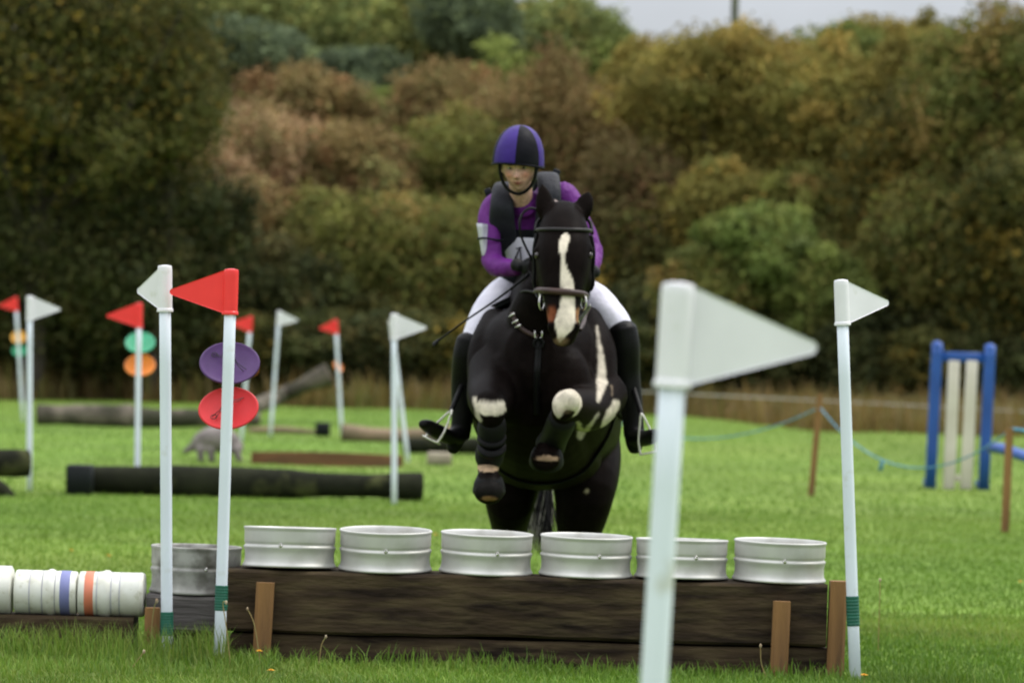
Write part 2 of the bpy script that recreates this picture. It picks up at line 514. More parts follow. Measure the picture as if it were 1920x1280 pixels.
# ------------------------------------------------------------------ grass blades
def blades(n, y0, y1, h0, h1, wd, margin, seed, cols, power=1.0, keep=None, lean=0.5, xr=None):
    r = np.random.default_rng(seed)
    y = y0 + (y1 - y0) * r.random(n) ** power
    half = 0.121 * y + margin
    if xr is None:
        x = (r.random(n) * 2 - 1) * half
    else:
        x = xr[0] + (xr[1] - xr[0]) * r.random(n)
    P = np.stack([x, y, np.zeros(n)], 1)
    P[:, 2] = hill(x, y)
    if keep is not None:
        k = keep(x, y); P = P[k]; n = len(P)
    clump = vnoise(P, 3.0, seed + 1) * 0.5 + 0.5
    patch = vnoise(P, 0.8, seed + 2) * 0.5 + 0.5
    h = (h0 + (h1 - h0) * r.random(n) ** 1.6) * ((0.65 + 0.6 * clump) if y0 < 22 else 1.0)
    az = r.random(n) * 2 * math.pi
    ln = h * lean * (0.2 + 1.0 * r.random(n))
    dx, dy = np.cos(az) * ln, np.sin(az) * ln
    wa = az + math.pi / 2 + r.normal(size=n) * 0.6
    wx, wy = np.cos(wa) * wd * 0.5, np.sin(wa) * wd * 0.5
    b = P.copy(); b[:, 2] -= 0.01
    V = np.zeros((n, 5, 3))
    V[:, 0] = b; V[:, 0, 0] -= wx; V[:, 0, 1] -= wy
    V[:, 1] = b; V[:, 1, 0] += wx; V[:, 1, 1] += wy
    mid = P + np.stack([dx * 0.35, dy * 0.35, h * 0.6], 1)
    V[:, 2] = mid; V[:, 2, 0] += wx * .8; V[:, 2, 1] += wy * .8
    V[:, 3] = mid; V[:, 3, 0] -= wx * .8; V[:, 3, 1] -= wy * .8
    V[:, 4] = P + np.stack([dx, dy, h * (1 - 0.3 * lean * r.random(n))], 1)
    cols = np.array(cols)
    t = np.clip(patch * (1.0 if y0 < 22 else .6) + (0 if y0 < 22 else .2) + r.normal(size=n) * (0.28 if y0 < 22 else .12), 0, 1) * (len(cols) - 1)
    i = np.minimum(t.astype(int), len(cols) - 2); f = (t - i)[:, None]
    cc = cols[i] * (1 - f) + cols[i + 1] * f
    jt = 0.4 if y0 < 22 else 0.16
    cc = cc * (1 - jt / 2 + jt * r.random((n, 1)))
    CC = np.repeat(cc[:, None, :], 5, 1)
    base = np.arange(n)[:, None] * 5
    F4 = np.concatenate([base + np.array([[0, 1, 2, 3]])], 0)
    F3 = base + np.array([[3, 2, 4, 4]])
    return V.reshape(-1, 3), F4, F3, CC.reshape(-1, 3)
def blade_object(name, sets, label=None, cat=None):
    Vs, Fs, Cs = [], [], []
    off = 0
    for (V, F4, F3, CC) in sets:
        Vs.append(V); Cs.append(CC); Fs.append((F4 + off, F3[:, :3] + off)); off += len(V)
    V = np.concatenate(Vs); CC = np.concatenate(Cs)
    q = np.concatenate([f[0] for f in Fs]); t = np.concatenate([f[1] for f in Fs])
    me = bpy.data.meshes.new(name)
    me.vertices.add(len(V)); me.vertices.foreach_set('co', V.astype(np.float32).ravel())
    me.loops.add(q.size + t.size)
    me.loops.foreach_set('vertex_index', np.concatenate([q.ravel(), t.ravel()]).astype(np.int32))
    me.polygons.add(len(q) + len(t))
    ls = np.concatenate([np.arange(len(q)) * 4, q.size + np.arange(len(t)) * 3])
    me.polygons.foreach_set('loop_start', ls.astype(np.int32))
    me.polygons.foreach_set('loop_total', np.concatenate([np.full(len(q), 4), np.full(len(t), 3)]).astype(np.int32))
    a = me.color_attributes.new('Col', 'FLOAT_COLOR', 'POINT')
    cc = np.ones((len(V), 4), dtype=np.float32); cc[:, :3] = CC
    a.data.foreach_set('color', cc.ravel())
    me.materials.append(M['blade'])
    me.update(calc_edges=True)
    o = bpy.data.objects.new(name, me); C.objects.link(o)
    return tag(o, label, cat, kind='stuff')
GR = [(0.088, 0.175, 0.019), (0.112, 0.212, 0.024), (0.145, 0.235, 0.030), (0.20, 0.26, 0.050)]
def off_fence(x, y):
    return ~((np.abs(x) < 1.62) & (y > 17.93) & (y < 18.42)) & ~((x < -1.1) & (y > 18.05) & (y < 18.6))
blade_object('grass', [
    blades(60000, 16.4, 18.0, 0.02, 0.06, 0.0050, 0.7, 11, GR, lean=0.8),
    blades(2600, 17.6, 17.97, 0.04, 0.12, 0.0045, 0.7, 12, GR, lean=0.6),
    blades(6000, 16.9, 18.0, 0.04, 0.11, 0.0050, 0.7, 16, GR, lean=0.6, xr=(-2.9, -0.95), power=.6),
    blades(4200, 17.5, 18.05, 0.07, 0.20, 0.0050, 0.7, 17, GR, lean=0.5, xr=(-2.9, -1.15), power=.5),
    blades(80000, 18.0, 22.5, 0.02, 0.045, 0.0065, 0.8, 13, GR, keep=off_fence, lean=0.7),
    blades(110000, 22.5, 36, 0.012, 0.035, 0.007, 1.0, 14, GR, lean=0.7),
    blades(70000, 36, 92, 0.015, 0.04, 0.014, 1.5, 15, GR, power=1.2, lean=0.7),
], 'short bright green meadow grass covering the field', 'grass')
DRY = [(0.10, 0.13, 0.028), (0.17, 0.145, 0.048), (0.20, 0.125, 0.045), (0.12, 0.12, 0.036)]
def fringe_keep(x, y):
    return y > 84 - 11 * ss(3.0, 5.5, x) + np.sin(x * 2.1) * 0.8 + np.sin(x * 0.7) * 1.0
blade_object('dry_grass', [
    blades(30000, 71, 96, 0.22, 0.70, 0.05, 1.5, 21, DRY, keep=fringe_keep, lean=0.45),
    blades(10000, 82, 96, 0.4, 0.95, 0.05, 1.5, 22, DRY, keep=fringe_keep, lean=0.35),
], 'long brown dry grass along the foot of the hedge', 'long grass')

# ------------------------------------------------------------------ trees and shrubs
PAL_K = 1.85
def foliage(c, rad, n, pal, leaf, seed, ncl=34, holes=0.0, flat=0.0):
    r = np.random.default_rng(seed)
    d = r.normal(size=(ncl, 3)); d /= np.linalg.norm(d, axis=1)[:, None]
    d[:, 2] = np.where(d[:, 2] < -0.6, -d[:, 2], d[:, 2])
    rr = (0.25 + 0.75 * r.random(ncl) ** 0.45)[:, None]
    cen = d * rr * 0.88
    cr = 0.13 + 0.17 * r.random(ncl)
    bump = 1 + 0.18 * np.sin(d[:, 0] * 5 + seed) * np.cos(d[:, 2] * 4 + seed)
    cen *= bump[:, None]
    wgt = cr ** 2; wgt /= wgt.sum()
    k = r.choice(ncl, n, p=wgt)
    u = r.normal(size=(n, 3)); u /= np.linalg.norm(u, axis=1)[:, None]
    rad_ = np.minimum(np.abs(r.normal(0.80, 0.27, size=n)), 1.45)[:, None]
    # twigs: leaves gather along short rays out of each clump
    tw = r.integers(0, 40, n)
    td = np.random.default_rng(seed + 5).normal(size=(ncl, 40, 3))
    td /= np.linalg.norm(td, axis=2)[:, :, None]
    mixd = td[k, tw] + u * 0.33
    mixd /= np.linalg.norm(mixd, axis=1)[:, None]
    loc = cen[k] + mixd * rad_ * cr[k][:, None]
    q = r.random(n) < 0.40
    fr_ = r.normal(size=(n, 3)); fr_ /= np.linalg.norm(fr_, axis=1)[:, None]
    fr_ *= (r.random((n, 1)) ** 0.4) * (0.95 + 0.16 * vnoise(fr_, 4.0, seed)[:, None])
    loc = np.where(q[:, None], fr_, loc)
    P = loc * np.array(rad) + np.array(c)
    nr = mixd + r.normal(size=(n, 3)) * 0.75 + np.array([0, 0, 0.35])
    nr /= np.linalg.norm(nr, axis=1)[:, None]
    t1 = np.cross(nr, r.normal(size=(n, 3))); t1 /= np.linalg.norm(t1, axis=1)[:, None]
    t2 = np.cross(nr, t1)
    s = (leaf * (0.6 + 0.8 * r.random(n)))[:, None]
    V = np.stack([P - t1 * s, P - t2 * s * 0.6, P + t1 * s, P + t2 * s * 0.6], 1).reshape(-1, 3)
    pal = np.array(pal) * PAL_K
    ci = r.choice(len(pal), ncl, p=np.array([0.40, 0.3, 0.2, 0.1])[:len(pal)] / np.array([0.40, 0.3, 0.2, 0.1])[:len(pal)].sum())
    base = (pal[ci] * r.uniform(0.62, 1.42, (ncl, 1)))[k]
    alt = pal[r.integers(0, len(pal), n)]
    f = (r.random(n) ** 2 * 0.6)[:, None]
    col = (base * (1 - f) + alt * f) * (0.84 + 0.32 * r.random((n, 1)))
    return V, np.repeat(col, 4, 0), cen * np.array(rad) + np.array(c)
def tree(px, py, rx, ry, d, pal, label, n=14000, leaf=0.085, seed=0, name='tree', cat='tree', group='trees and shrubs of the hedge', ncl=34, depth=None, trunk=0.09, parts=1, px2=None):
    s = 8000.0 / d
    n = int(n * 2.0); leaf = leaf * .74; ncl = int(ncl * 1.7)
    c = W(px, py, d)
    Rx, Rz = 1.10 * rx / s, 1.06 * ry / s
    Ry = depth if depth else min(Rx, 2.6)
    gz = float(hill(c.x, d))
    root = thing(name, (c.x, d, gz), label, cat, group)
    V, col, cl = foliage(c, (Rx, Ry, Rz), n, pal, leaf, seed + 100, ncl)
    below = V[:, 2] < gz + 0.02
    V[below, 2] = gz + 0.02 + (gz - V[below, 2]) * 0.2
    Fc = np.arange(len(V)).reshape(-1, 4)
    mesh('crown' if cat == 'tree' else 'foliage', V, Fc, M['leaf'], root, col=col, smooth=False)
    mb = MB()
    rr = random.Random(seed)
    h = max(c.z - gz, 0.4)
    b = Vector((c.x, d, gz - 0.1))
    top = Vector((c.x + rr.uniform(-.2, .2), d, c.z + Rz * 0.35))
    midp = b.lerp(top, 0.5) + Vector((rr.uniform(-.25, .25), 0, 0))
    mb.add(*tube([b, midp, top], [trunk * 1.3, trunk, trunk * 0.35], k=5, n=9))
    for i in range(min(len(cl), 16)):
        q = Vector(cl[i]); t = rr.uniform(0.35, 0.85)
        a = b.lerp(top, t)
        m_ = a.lerp(q, 0.5) + Vector((0, 0, -0.12 * (q - a).length))
        mb.add(*tube([a, m_, q], [trunk * 0.5, trunk * 0.32, trunk * 0.1], k=4, n=6))
    mesh('trunk' if cat == 'tree' else 'stem', *mb.out(), M['bark'], root)
    return root
DK = [(0.030, 0.034, 0.011), (0.048, 0.050, 0.015), (0.074, 0.066, 0.018), (0.125, 0.088, 0.018)]
DK2 = [(0.026, 0.032, 0.013), (0.036, 0.042, 0.014), (0.045, 0.046, 0.016), (0.06, 0.05, 0.018)]
OL = [(0.085, 0.090, 0.022), (0.070, 0.080, 0.024), (0.115, 0.105, 0.030), (0.13, 0.09, 0.03)]
OLG = [(0.075, 0.095, 0.024), (0.095, 0.115, 0.028), (0.120, 0.120, 0.034), (0.06, 0.075, 0.026)]
GOLD = [(0.142, 0.120, 0.030), (0.118, 0.108, 0.029), (0.160, 0.115, 0.030), (0.090, 0.092, 0.026)]
RUS = [(0.135, 0.098, 0.040), (0.115, 0.092, 0.036), (0.14, 0.080, 0.036), (0.105, 0.105, 0.038)]
RUS2 = [(0.080, 0.060, 0.025), (0.070, 0.062, 0.024), (0.088, 0.048, 0.024), (0.06, 0.065, 0.022)]
TAN = [(0.25, 0.175, 0.095), (0.21, 0.145, 0.075), (0.20, 0.115, 0.062), (0.13, 0.115, 0.045)]
TEAL = [(0.055, 0.072, 0.040), (0.070, 0.090, 0.046), (0.042, 0.056, 0.032), (0.09, 0.11, 0.045)]
BRT = [(0.078, 0.104, 0.026), (0.064, 0.088, 0.024), (0.098, 0.112, 0.028), (0.050, 0.062, 0.020)]
HB = [(0.110, 0.135, 0.045), (0.140, 0.150, 0.045), (0.090, 0.115, 0.045), (0.17, 0.15, 0.045)]
S = 'shrub'
tree(70, 130, 330, 280, 84, DK, 'large dark oak with rust tinged leaves at the far left of the hedge', n=26000, leaf=0.085, seed=1, ncl=34, trunk=0.22)
tree(290, 190, 130, 180, 85.5, DK, 'dark olive tree leaning out from the right side of the large dark oak', n=12000, seed=2, ncl=34, trunk=0.12)
tree(80, 480, 250, 220, 85, DK2, 'near black bush under the large dark oak', n=18000, seed=3, name='shrub', cat=S, ncl=40)
tree(310, 490, 150, 190, 87, DK2, 'dark bush behind the green and orange number discs', n=14000, seed=4, name='shrub', cat=S, ncl=30)
tree(500, 590, 160, 130, 88.5, DK2, 'dark olive bush behind the red flag with purple disc', n=12000, seed=5, name='shrub', cat=S, ncl=28)
tree(400, 400, 110, 130, 94, TAN, 'tan dead looking thicket on the slope beside the dark oak', n=8000, seed=6, name='shrub', cat=S, ncl=26)
tree(520, 380, 150, 170, 96, TAN, 'pale tan bramble thicket in the middle of the slope', n=11000, seed=7, name='shrub', cat=S, ncl=34)
tree(575, 250, 130, 120, 99, RUS, 'brown leaved shrub just below the dark teal bushes', n=9000, seed=8, name='shrub', cat=S, ncl=28)
tree(660, 380, 130, 150, 95, RUS, 'brown and olive shrub halfway up the slope left of the rider', n=10000, seed=9, name='shrub', cat=S, ncl=30)
tree(600, 500, 120, 140, 92, OL, 'olive shrub growing through the lower brambles', n=9000, seed=10, name='shrub', cat=S, ncl=26)
tree(770, 520, 190, 160, 90, OL, 'broad olive shrub left of the rider', n=15000, seed=11, name='shrub', cat=S, ncl=40)
tree(700, 640, 200, 80, 88.5, DK, 'low dark bush behind the twin white flags', n=9000, seed=12, name='shrub', cat=S, ncl=24)
tree(880, 360, 170, 160, 97, OL, 'olive brown tree directly behind the rider', n=13000, seed=13, ncl=36)
tree(830, 250, 130, 130, 104, RUS, 'tan brown shrub high on the slope left of the rider helmet', n=10000, seed=14, name='shrub', cat=S, ncl=30)
tree(1040, 300, 180, 180, 98, RUS, 'russet tree rising above the rider helmet', n=15000, seed=15, ncl=40)
tree(1190, 470, 150, 200, 93, RUS2, 'dark red brown tree right of the horse head', n=14000, seed=16, ncl=38)
tree(930, 600, 180, 110, 90, DK, 'dark low bush behind the horse shoulder', n=9000, seed=17, name='shrub', cat=S, ncl=26)
tree(1250, 630, 170, 110, 89, DK2, 'dark bush behind the large white flag', n=10000, seed=18, name='shrub', cat=S, ncl=28)
tree(1400, 200, 220, 150, 95, GOLD, 'tall golden leaved tree with the highest crown in the hedge', n=20000, seed=19, ncl=54, trunk=0.16)
tree(1270, 200, 110, 110, 100, GOLD, 'small golden tree between the russet and the tall golden tree', n=8000, seed=20, ncl=26)
tree(1560, 240, 140, 150, 93, GOLD, 'golden olive tree on the right of the tall golden tree', n=12000, seed=21, ncl=34)
tree(1370, 400, 150, 90, 92, GOLD, 'amber brown shrub above the bright green bush', n=9000, seed=22, name='shrub', cat=S, ncl=28)
tree(1530, 430, 130, 110, 91, OL, 'olive brown shrub right of the bright green bush', n=9000, seed=23, name='shrub', cat=S, ncl=28)
tree(1418, 480, 118, 98, 87.5, BRT, 'bright green bush, the only fresh green one in the hedge', n=9000, seed=24, name='shrub', cat=S, ncl=14)
tree(1430, 620, 170, 100, 88.5, DK2, 'dark bush below the bright green bush', n=9000, seed=25, name='shrub', cat=S, ncl=26)
tree(1700, 380, 140, 200, 90, DK, 'dark olive tree behind the small white flag', n=14000, seed=26, ncl=38)
tree(1740, 470, 130, 140, 88, OL, 'olive shrub above the blue jump wing', n=9000, seed=27, name='shrub', cat=S, ncl=26)
tree(1860, 230, 170, 215, 89, OL, 'tall olive tree at the far right of the hedge', n=19000, seed=28, ncl=50, trunk=0.16)
tree(1900, 480, 150, 190, 87, DK, 'dark tree at the far right behind the jump wing', n=14000, seed=29, ncl=36)
tree(1680, 640, 200, 100, 88.5, DK2, 'dark low bush behind the blue jump wing', n=10000, seed=30, name='shrub', cat=S, ncl=28)
tree(1890, 660, 140, 90, 87.5, DK2, 'dark low bush right of the blue jump wing', n=8000, seed=31, name='shrub', cat=S, ncl=22)
tree(1650, 110, 110, 80, 99, GOLD, 'thin golden tree crown against the sky on the right', n=5000, seed=32, ncl=26)
LOWL = ['low dark shrub behind the two flag poles at the left edge', 'low dark shrub left of the red pennant with green and orange discs', 'low dark shrub behind the tall white pole with the short pennant',
        'low dark shrub behind the red and purple discs', 'low dark shrub above the thick end of the raised log', 'low dark shrub behind the upright white pennant pole', 'low dark shrub left of the rider boot',
        'low dark shrub hidden behind the left half of the horse', 'low dark shrub hidden behind the right half of the horse', 'low dark shrub behind the stem of the near white pennant', 'low dark shrub below the near white pennant tip',
        'low dark shrub behind the leaning rope stake', 'low dark shrub left of the blue jump wing', 'low dark shrub right behind the blue jump wing', 'low dark shrub outside the picture on the right', 'low dark shrub outside the picture on the left']
for i_, (px_, ry_) in enumerate([(30, 75), (170, 80), (320, 70), (450, 75), (590, 70), (730, 78), (860, 72), (1000, 80), (1140, 75), (1290, 78), (1440, 72), (1580, 78), (1730, 75), (1870, 80), (1990, 75), (-90, 80)]):
    tree(px_, 668 + (px_ - 960) * .026, 105, ry_, 86.5, DK2 if i_ % 3 else DK, LOWL[i_], n=5000, seed=60 + i_, name='shrub', cat=S, ncl=16, group='low dark shrubs along the foot of the hedge', trunk=.04)  # dark leaf palettes stand in for the shade under the hedge
tree(1490, 310, 180, 110, 94.5, GOLD, 'wide amber brown tree filling the gap below the tall golden tree', n=12000, seed=81, ncl=34)
tree(1650, 300, 110, 130, 95.5, OL, 'olive tree in the gap left of the tall far right tree', n=9000, seed=82, ncl=28)
tree(1270, 340, 130, 130, 96, RUS, 'brown tree between the russet tree and the amber shrub', n=9000, seed=83, ncl=28)
tree(1780, 330, 120, 130, 92, DK, 'dark olive tree between the small white flag and the far right tree', n=9000, seed=84, ncl=28)
tree(1250, 520, 140, 130, 92, DK, 'dark olive shrub behind the near white pennant', n=9000, seed=85, name='shrub', cat=S, ncl=28)
tree(1590, 540, 130, 120, 90, OL, 'olive shrub behind the small white pennant', n=8000, seed=86, name='shrub', cat=S, ncl=26)
tree(1560, 150, 130, 100, 98, OLG, 'olive green tree against the sky between the two golden trees', n=8000, seed=87, ncl=28)
tree(1760, 160, 120, 130, 93, GOLD, 'golden olive tree crown beside the far right tree', n=9000, seed=88, ncl=28)
tree(1210, 150, 90, 80, 103, GOLD, 'small golden crown at the left end of the sky gap', n=6000, seed=89, ncl=22)
tree(480, 470, 130, 130, 92.5, RUS, 'brownish shrub at the foot of the slope right of the dark bush', n=8000, seed=90, name='shrub', cat=S, ncl=26)
tree(1530, 560, 110, 100, 87.2, OLG, 'olive green shrub overlapping the lower right of the bright green bush', n=7000, seed=91, name='shrub', cat=S, ncl=18)
tree(1330, 560, 110, 90, 87.2, OL, 'olive shrub overlapping the lower left of the bright green bush', n=6000, seed=92, name='shrub', cat=S, ncl=18)
BK = 'shrubs on the bank behind the hedge'
tree(470, 110, 130, 70, 116, TEAL, 'dark blue green bush on the bank right of the oak', n=8000, leaf=0.10, seed=41, name='shrub', cat=S, group=BK)
tree(665, 165, 100, 75, 114, TEAL, 'lower dark blue green bush on the bank', n=8000, leaf=0.10, seed=42, name='shrub', cat=S, group=BK)
tree(560, 40, 200, 90, 122, HB, 'wide yellow green tree at the top of the bank', n=14000, leaf=0.11, seed=43, group=BK, ncl=40)
tree(800, 80, 150, 100, 120, HB, 'yellow green tree on the bank above the rider', n=12000, leaf=0.11, seed=44, group=BK, ncl=34)
tree(880, 40, 110, 80, 117, TEAL, 'dark bush near the top of the bank left of the sky', n=7000, leaf=0.10, seed=45, name='shrub', cat=S, group=BK)
tree(1050, 95, 130, 100, 121, HB, 'rounded green tree at the right end of the bank against the sky', n=12000, leaf=0.11, seed=46, group=BK, ncl=34)
tree(960, 190, 130, 90, 110, OLG, 'olive green shrub low on the bank behind the russet tree', n=9000, leaf=0.10, seed=47, name='shrub', cat=S, group=BK)
tree(1160, 170, 90, 90, 112, OLG, 'green shrub between the bank and the golden trees', n=7000, leaf=0.10, seed=48, name='shrub', cat=S, group=BK)
tree(740, 230, 110, 60, 108, OLG, 'green shrub under the dark blue green bush', n=6000, leaf=0.10, seed=49, name='shrub', cat=S, group=BK)
tree(330, 30, 150, 110, 124, HB, 'green tree on the bank behind the top of the dark oak', n=9000, leaf=0.11, seed=50, group=BK, ncl=30)
tree(-170, 300, 220, 380, 90, DK, 'dark tree beyond the left edge of the hedge', n=12000, leaf=0.11, seed=51, ncl=34)
tree(-560, 330, 260, 350, 91, OL, 'olive tree well beyond the left edge of the hedge', n=10000, leaf=0.12, seed=53, ncl=30)
tree(2440, 340, 240, 350, 91, OL, 'olive tree well beyond the right edge of the hedge', n=10000, leaf=0.12, seed=54, ncl=30)
tree(2090, 330, 190, 360, 90, DK, 'dark tree beyond the right edge of the hedge', n=12000, leaf=0.11, seed=52, ncl=34)

# ------------------------------------------------------------------ utility pole beyond the hedge
u0 = W(1379, 60, 135)
up = thing('utility_pole', (u0.x, 135, float(hill(u0.x, 135))), 'grey green wooden utility pole standing up behind the golden tree', 'utility pole')
gz = up.location.z
mesh('pole', *tube([(u0.x + .12, 135, gz - .3), (u0.x, 135, 8), (u0.x - .05, 135, 14.2)], [.17, .14, .11], n=12), pm('mossy_pole', (0.10, 0.115, 0.05), (0.07, 0.08, 0.045), scale=3, rough=0.9), up)
mb = MB(); mb.add(*box((u0.x, 135, 13.2), (2.2, .12, .12), bev=.01))
mesh('crossarm', *mb.out(), M['bark'], up)
for dx in (-.95, 0, .95):
    mesh('insulator', *ellipsoid((u0.x + dx, 135, 13.34), (.05, .05, .09), 10), M['cream_paint'], up)

# ------------------------------------------------------------------ flag poles
def flag_pole(base, top, direction, length, fh, fmat, label, group, fw=1.0, yaw=0.0, tape=None, discs=(), rad=0.0245, sleeve_r=0.031):
    """direction -1: pennant to the picture's left, +1: to its right; yaw swings the pennant away from the picture plane"""
    base = Vector(base); top = Vector(top)
    root = thing('flag_pole', (base.x, base.y, 0), label, 'flag pole', group)
    ax = (top - base).normalized()
    b0 = base - ax * 0.12
    pend = top - ax * 0.02
    mb = MB(); mb.add(*loft([(*b0, rad), (*b0.lerp(pend, .5), rad), (*pend, rad)], k=2, n=20, cap=False))
    mesh('pole', *mb.out(), M['white_pole'], root)
    # sleeve with a collar top and bottom, and a pennant with a rounded, truncated tip
    side = Vector((math.cos(yaw) * direction, math.sin(yaw), 0))
    side = (side - ax * side.dot(ax)).normalized()
    nrm = ax.cross(side).normalized()
    mb = MB()
    s0 = top - ax * fh
    r = sleeve_r
    pr = [(r * 1.10, 0), (r * 1.13, .004), (r * 1.10, .012), (r, .016), (r, fh * .9), (r * .97, fh * .965), (r * 0.9, fh), (r * .3, fh + .003), (0.0005, fh + .003)]
    V, Fc = lathe(pr, 28)
    Vw = [s0 + side * v[0] + nrm * v[1] + ax * v[2] for v in V]
    mb.add(Vw, Fc)
    L = length
    out = [(r * .7, fh * .965), (r * 1.0, fh * .975)]
    tipz = fh * 0.47; tr_ = fh * 0.075
    # top edge
    for t in np.linspace(0.08, 1, 8):
        out.append((r + (L - r - tr_) * t, fh * .975 + (tipz + tr_ - fh * .975) * t))
    for a in np.linspace(80, -80, 7):
        out.append((L - tr_ + tr_ * math.cos(R(a)), tipz + tr_ * math.sin(R(a))))
    for t in np.linspace(1, 0.08, 8):
        out.append((r + (L - r - tr_) * t, fh * .035 + (tipz - tr_ - fh * .035) * t))
    out += [(r * 1.0, fh * .03), (r * .7, fh * .035)]
    n = len(out)
    th = 0.0035
    P = []
    cx = sum(o[0] for o in out) / n; cz = sum(o[1] for o in out) / n
    for (dy, k) in ((-th, 1.0), (th, 1.0)):
        for (u, z) in out:
            P.append(s0 + side * u + nrm * dy + ax * z)
    # face, inset slightly so the moulded rim stands proud
    for (dy) in (-th * .45, th * .45):
        for (u, z) in out:
            uu = cx + (u - cx) * (0.965 if u > r * 1.2 else 1); zz = cz + (z - cz) * 0.945
            P.append(s0 + side * uu + nrm * dy + ax * zz)
    Fc = []
    for i in range(n):
        j = (i + 1) % n
        Fc.append((i, j, n + j, n + i))
        Fc.append((i, 2 * n + i, 2 * n + j, j))
        Fc.append((n + i, n + j, 3 * n + j, 3 * n + i))
    Fc.append(tuple(range(2 * n, 3 * n))); Fc.append(tuple(range(3 * n, 4 * n))[::-1])
    mb.add(P, Fc)
    o = mesh('pennant', *mb.out(), fmat, root, smooth=False)
    if tape:
        a, b = tape
        mb = MB()
        p0 = base + ax * a; p1 = base + ax * b
        k = 9
        pr = []
        for i in range(k):
            z0 = (b - a) * i / k; z1 = (b - a) * (i + 1) / k
            pr += [(rad + .0015, z0), (rad + .003, z0 + .002), (rad + .003, z1 - .002)]
        pr.append((rad + .0015, b - a))
        V, Fc = lathe(pr, 20)
        sx = Vector((1, 0, 0)); sx = (sx - ax * sx.dot(ax)).normalized(); sy = ax.cross(sx)
        mb.add([p0 + sx * v[0] + sy * v[1] + ax * v[2] for v in V], Fc)
        mesh('tape_band', *mb.out(), M['green_tape'], root)
    for (h, dr, tilt, yw, m, lab, cordang) in discs:
        # domed disc hung behind the pole and tied on with elastic
        c = base + ax * h
        nz = Vector((math.sin(yw), -math.cos(yw) * math.cos(tilt), math.sin(tilt))).normalized()
        ux = Vector((1, 0, 0.10)); ux = (ux - nz * ux.dot(nz)).normalized(); uy = nz.cross(ux) * (.74 if tilt < R(30) else 1.0)
        c = c + Vector((0, rad + .014 + dr * (.74 if tilt < R(30) else 1.0) * math.sin(tilt), 0))
        pr = [(dr * 1.0, -.010), (dr * 1.015, -.004), (dr * .985, .003), (dr * .93, .0), (dr * .7, -.006), (dr * .45, -.010), (dr * .16, -.012), (.0005, -.012),
              ]
        pr2 = [(.0005, -.018), (dr * .5, -.016), (dr * .93, -.008), (dr * 1.0, -.010)]
        V, Fc = lathe(pr, 44)
        V2, F2 = lathe(pr2, 44)
        mb = MB()
        mb.add([c + ux * v[0] + uy * v[1] + nz * v[2] for v in V], Fc)
        mb.add([c + ux * v[0] + uy * v[1] + nz * v[2] for v in V2], F2)
        d_ = mesh('number_disc', *mb.out(), m, root)
        if lab: d_['label'] = lab
        if cordang is not None:
            mb = MB()
            ca, sa = math.cos(cordang), math.sin(cordang)
            pf = lambda u, v, w_: c + ux * u + uy * v + nz * w_
            for off in (-.006, .006):
                pts = [pf(-dr * .62 * ca - off, -dr * .62 * sa + off, .0), pf(-dr * .3 * ca, -dr * .3 * sa + off, rad * 1.3), pf(0, off, rad * 2 + .045),
                       pf(dr * .3 * ca, dr * .3 * sa + off, rad * 1.3), pf(dr * .62 * ca + off, dr * .62 * sa + off, 0)]
                mb.add(*tube(pts, .0016, n=6))
            lp = [pf(-dr * .62 * ca + dr * .1 * math.cos(a), -dr * .62 * sa + dr * .1 * math.sin(a), .006) for a in np.linspace(0, 6.28, 9)]
            mb.add(*tube(lp, .0016, n=6))
            mesh('tie', *mb.out(), M['cord'], d_)
    return root
def at_px(bx, by, tx, ty, d, z0=0.0):
    """pole base on the ground and top, both at distance d"""
    b = W(bx, by, d); t = W(tx, ty, d)
    ax = (t - b) / (t.z - b.z)
    b = b + ax * (z0 - b.z)
    return b, t
FG = 'white and red flag poles marking the jumps'
b, t = at_px(313, 1190, 309, 498, 17.98)
flag_pole(b, t, -1, .21, .195, M['white_flag'], 'white pole at the left end of the sleeper jump with short white pennant pointing left', FG, yaw=R(52), tape=(.115, .215))
b, t = at_px(412, 1212, 434, 505, 17.85)
flag_pole(b, t, -1, .265, .19, M['red_flag'], 'white pole with red pennant and a purple disc above a red disc', FG, yaw=R(12), tape=(.235, .34),
          discs=[(1.27, .126, R(20), R(6), M['purple_disc'], 'purple number disc', R(-38)), (1.08, .126, R(20), R(-4), M['red_disc'], 'red number disc', R(38))])
b, t = at_px(1603, 1258, 1577, 525, 17.85)
flag_pole(b, t, 1, .265, .19, M['white_flag'], 'white pole with white pennant at the right end of the sleeper jump', FG, yaw=R(38), tape=(.24, .365))
b, t = at_px(1226, 1280, 1272, 532, 7.77)
flag_pole(b, t, 1, .262, .19, M['white_flag'], 'large out of focus white pennant and pole closest to the camera', FG, yaw=R(6))
b, t = at_px(55, 920, 56, 555, 0.1, 0) if False else at_px(55, 920, 56, 555, G(55, 920).y)
flag_pole(b, t, 1, .265, .21, M['white_flag'], 'white pennant pole beside the cut black log end at the far left', FG, yaw=R(16))
def bgp(bx, by, tx, ty, *a, **k):
    b, t = at_px(bx, by, tx, ty, G(bx, by).y)
    return flag_pole(b, t, *a, **k)
bgp(43, 790, 29, 557, -1, .27, .21, M['red_flag'], 'leaning pole with red pennant and yellow above green discs at the left edge', FG, yaw=R(10),
    discs=[(1.27, .115, R(35), 0, M['yellow_disc'], 'yellow disc', None), (1.07, .11, R(35), 0, M['green_disc'], 'green disc', None)])
bgp(257, 925, 261, 568, -1, .285, .21, M['red_flag'], 'pole with red pennant and green above orange discs', FG, yaw=R(8),
    discs=[(1.30, .13, R(46), 0, M['green_disc'], 'green disc', None), (1.105, .132, R(44), 0, M['orange_disc'], 'orange disc', None)])
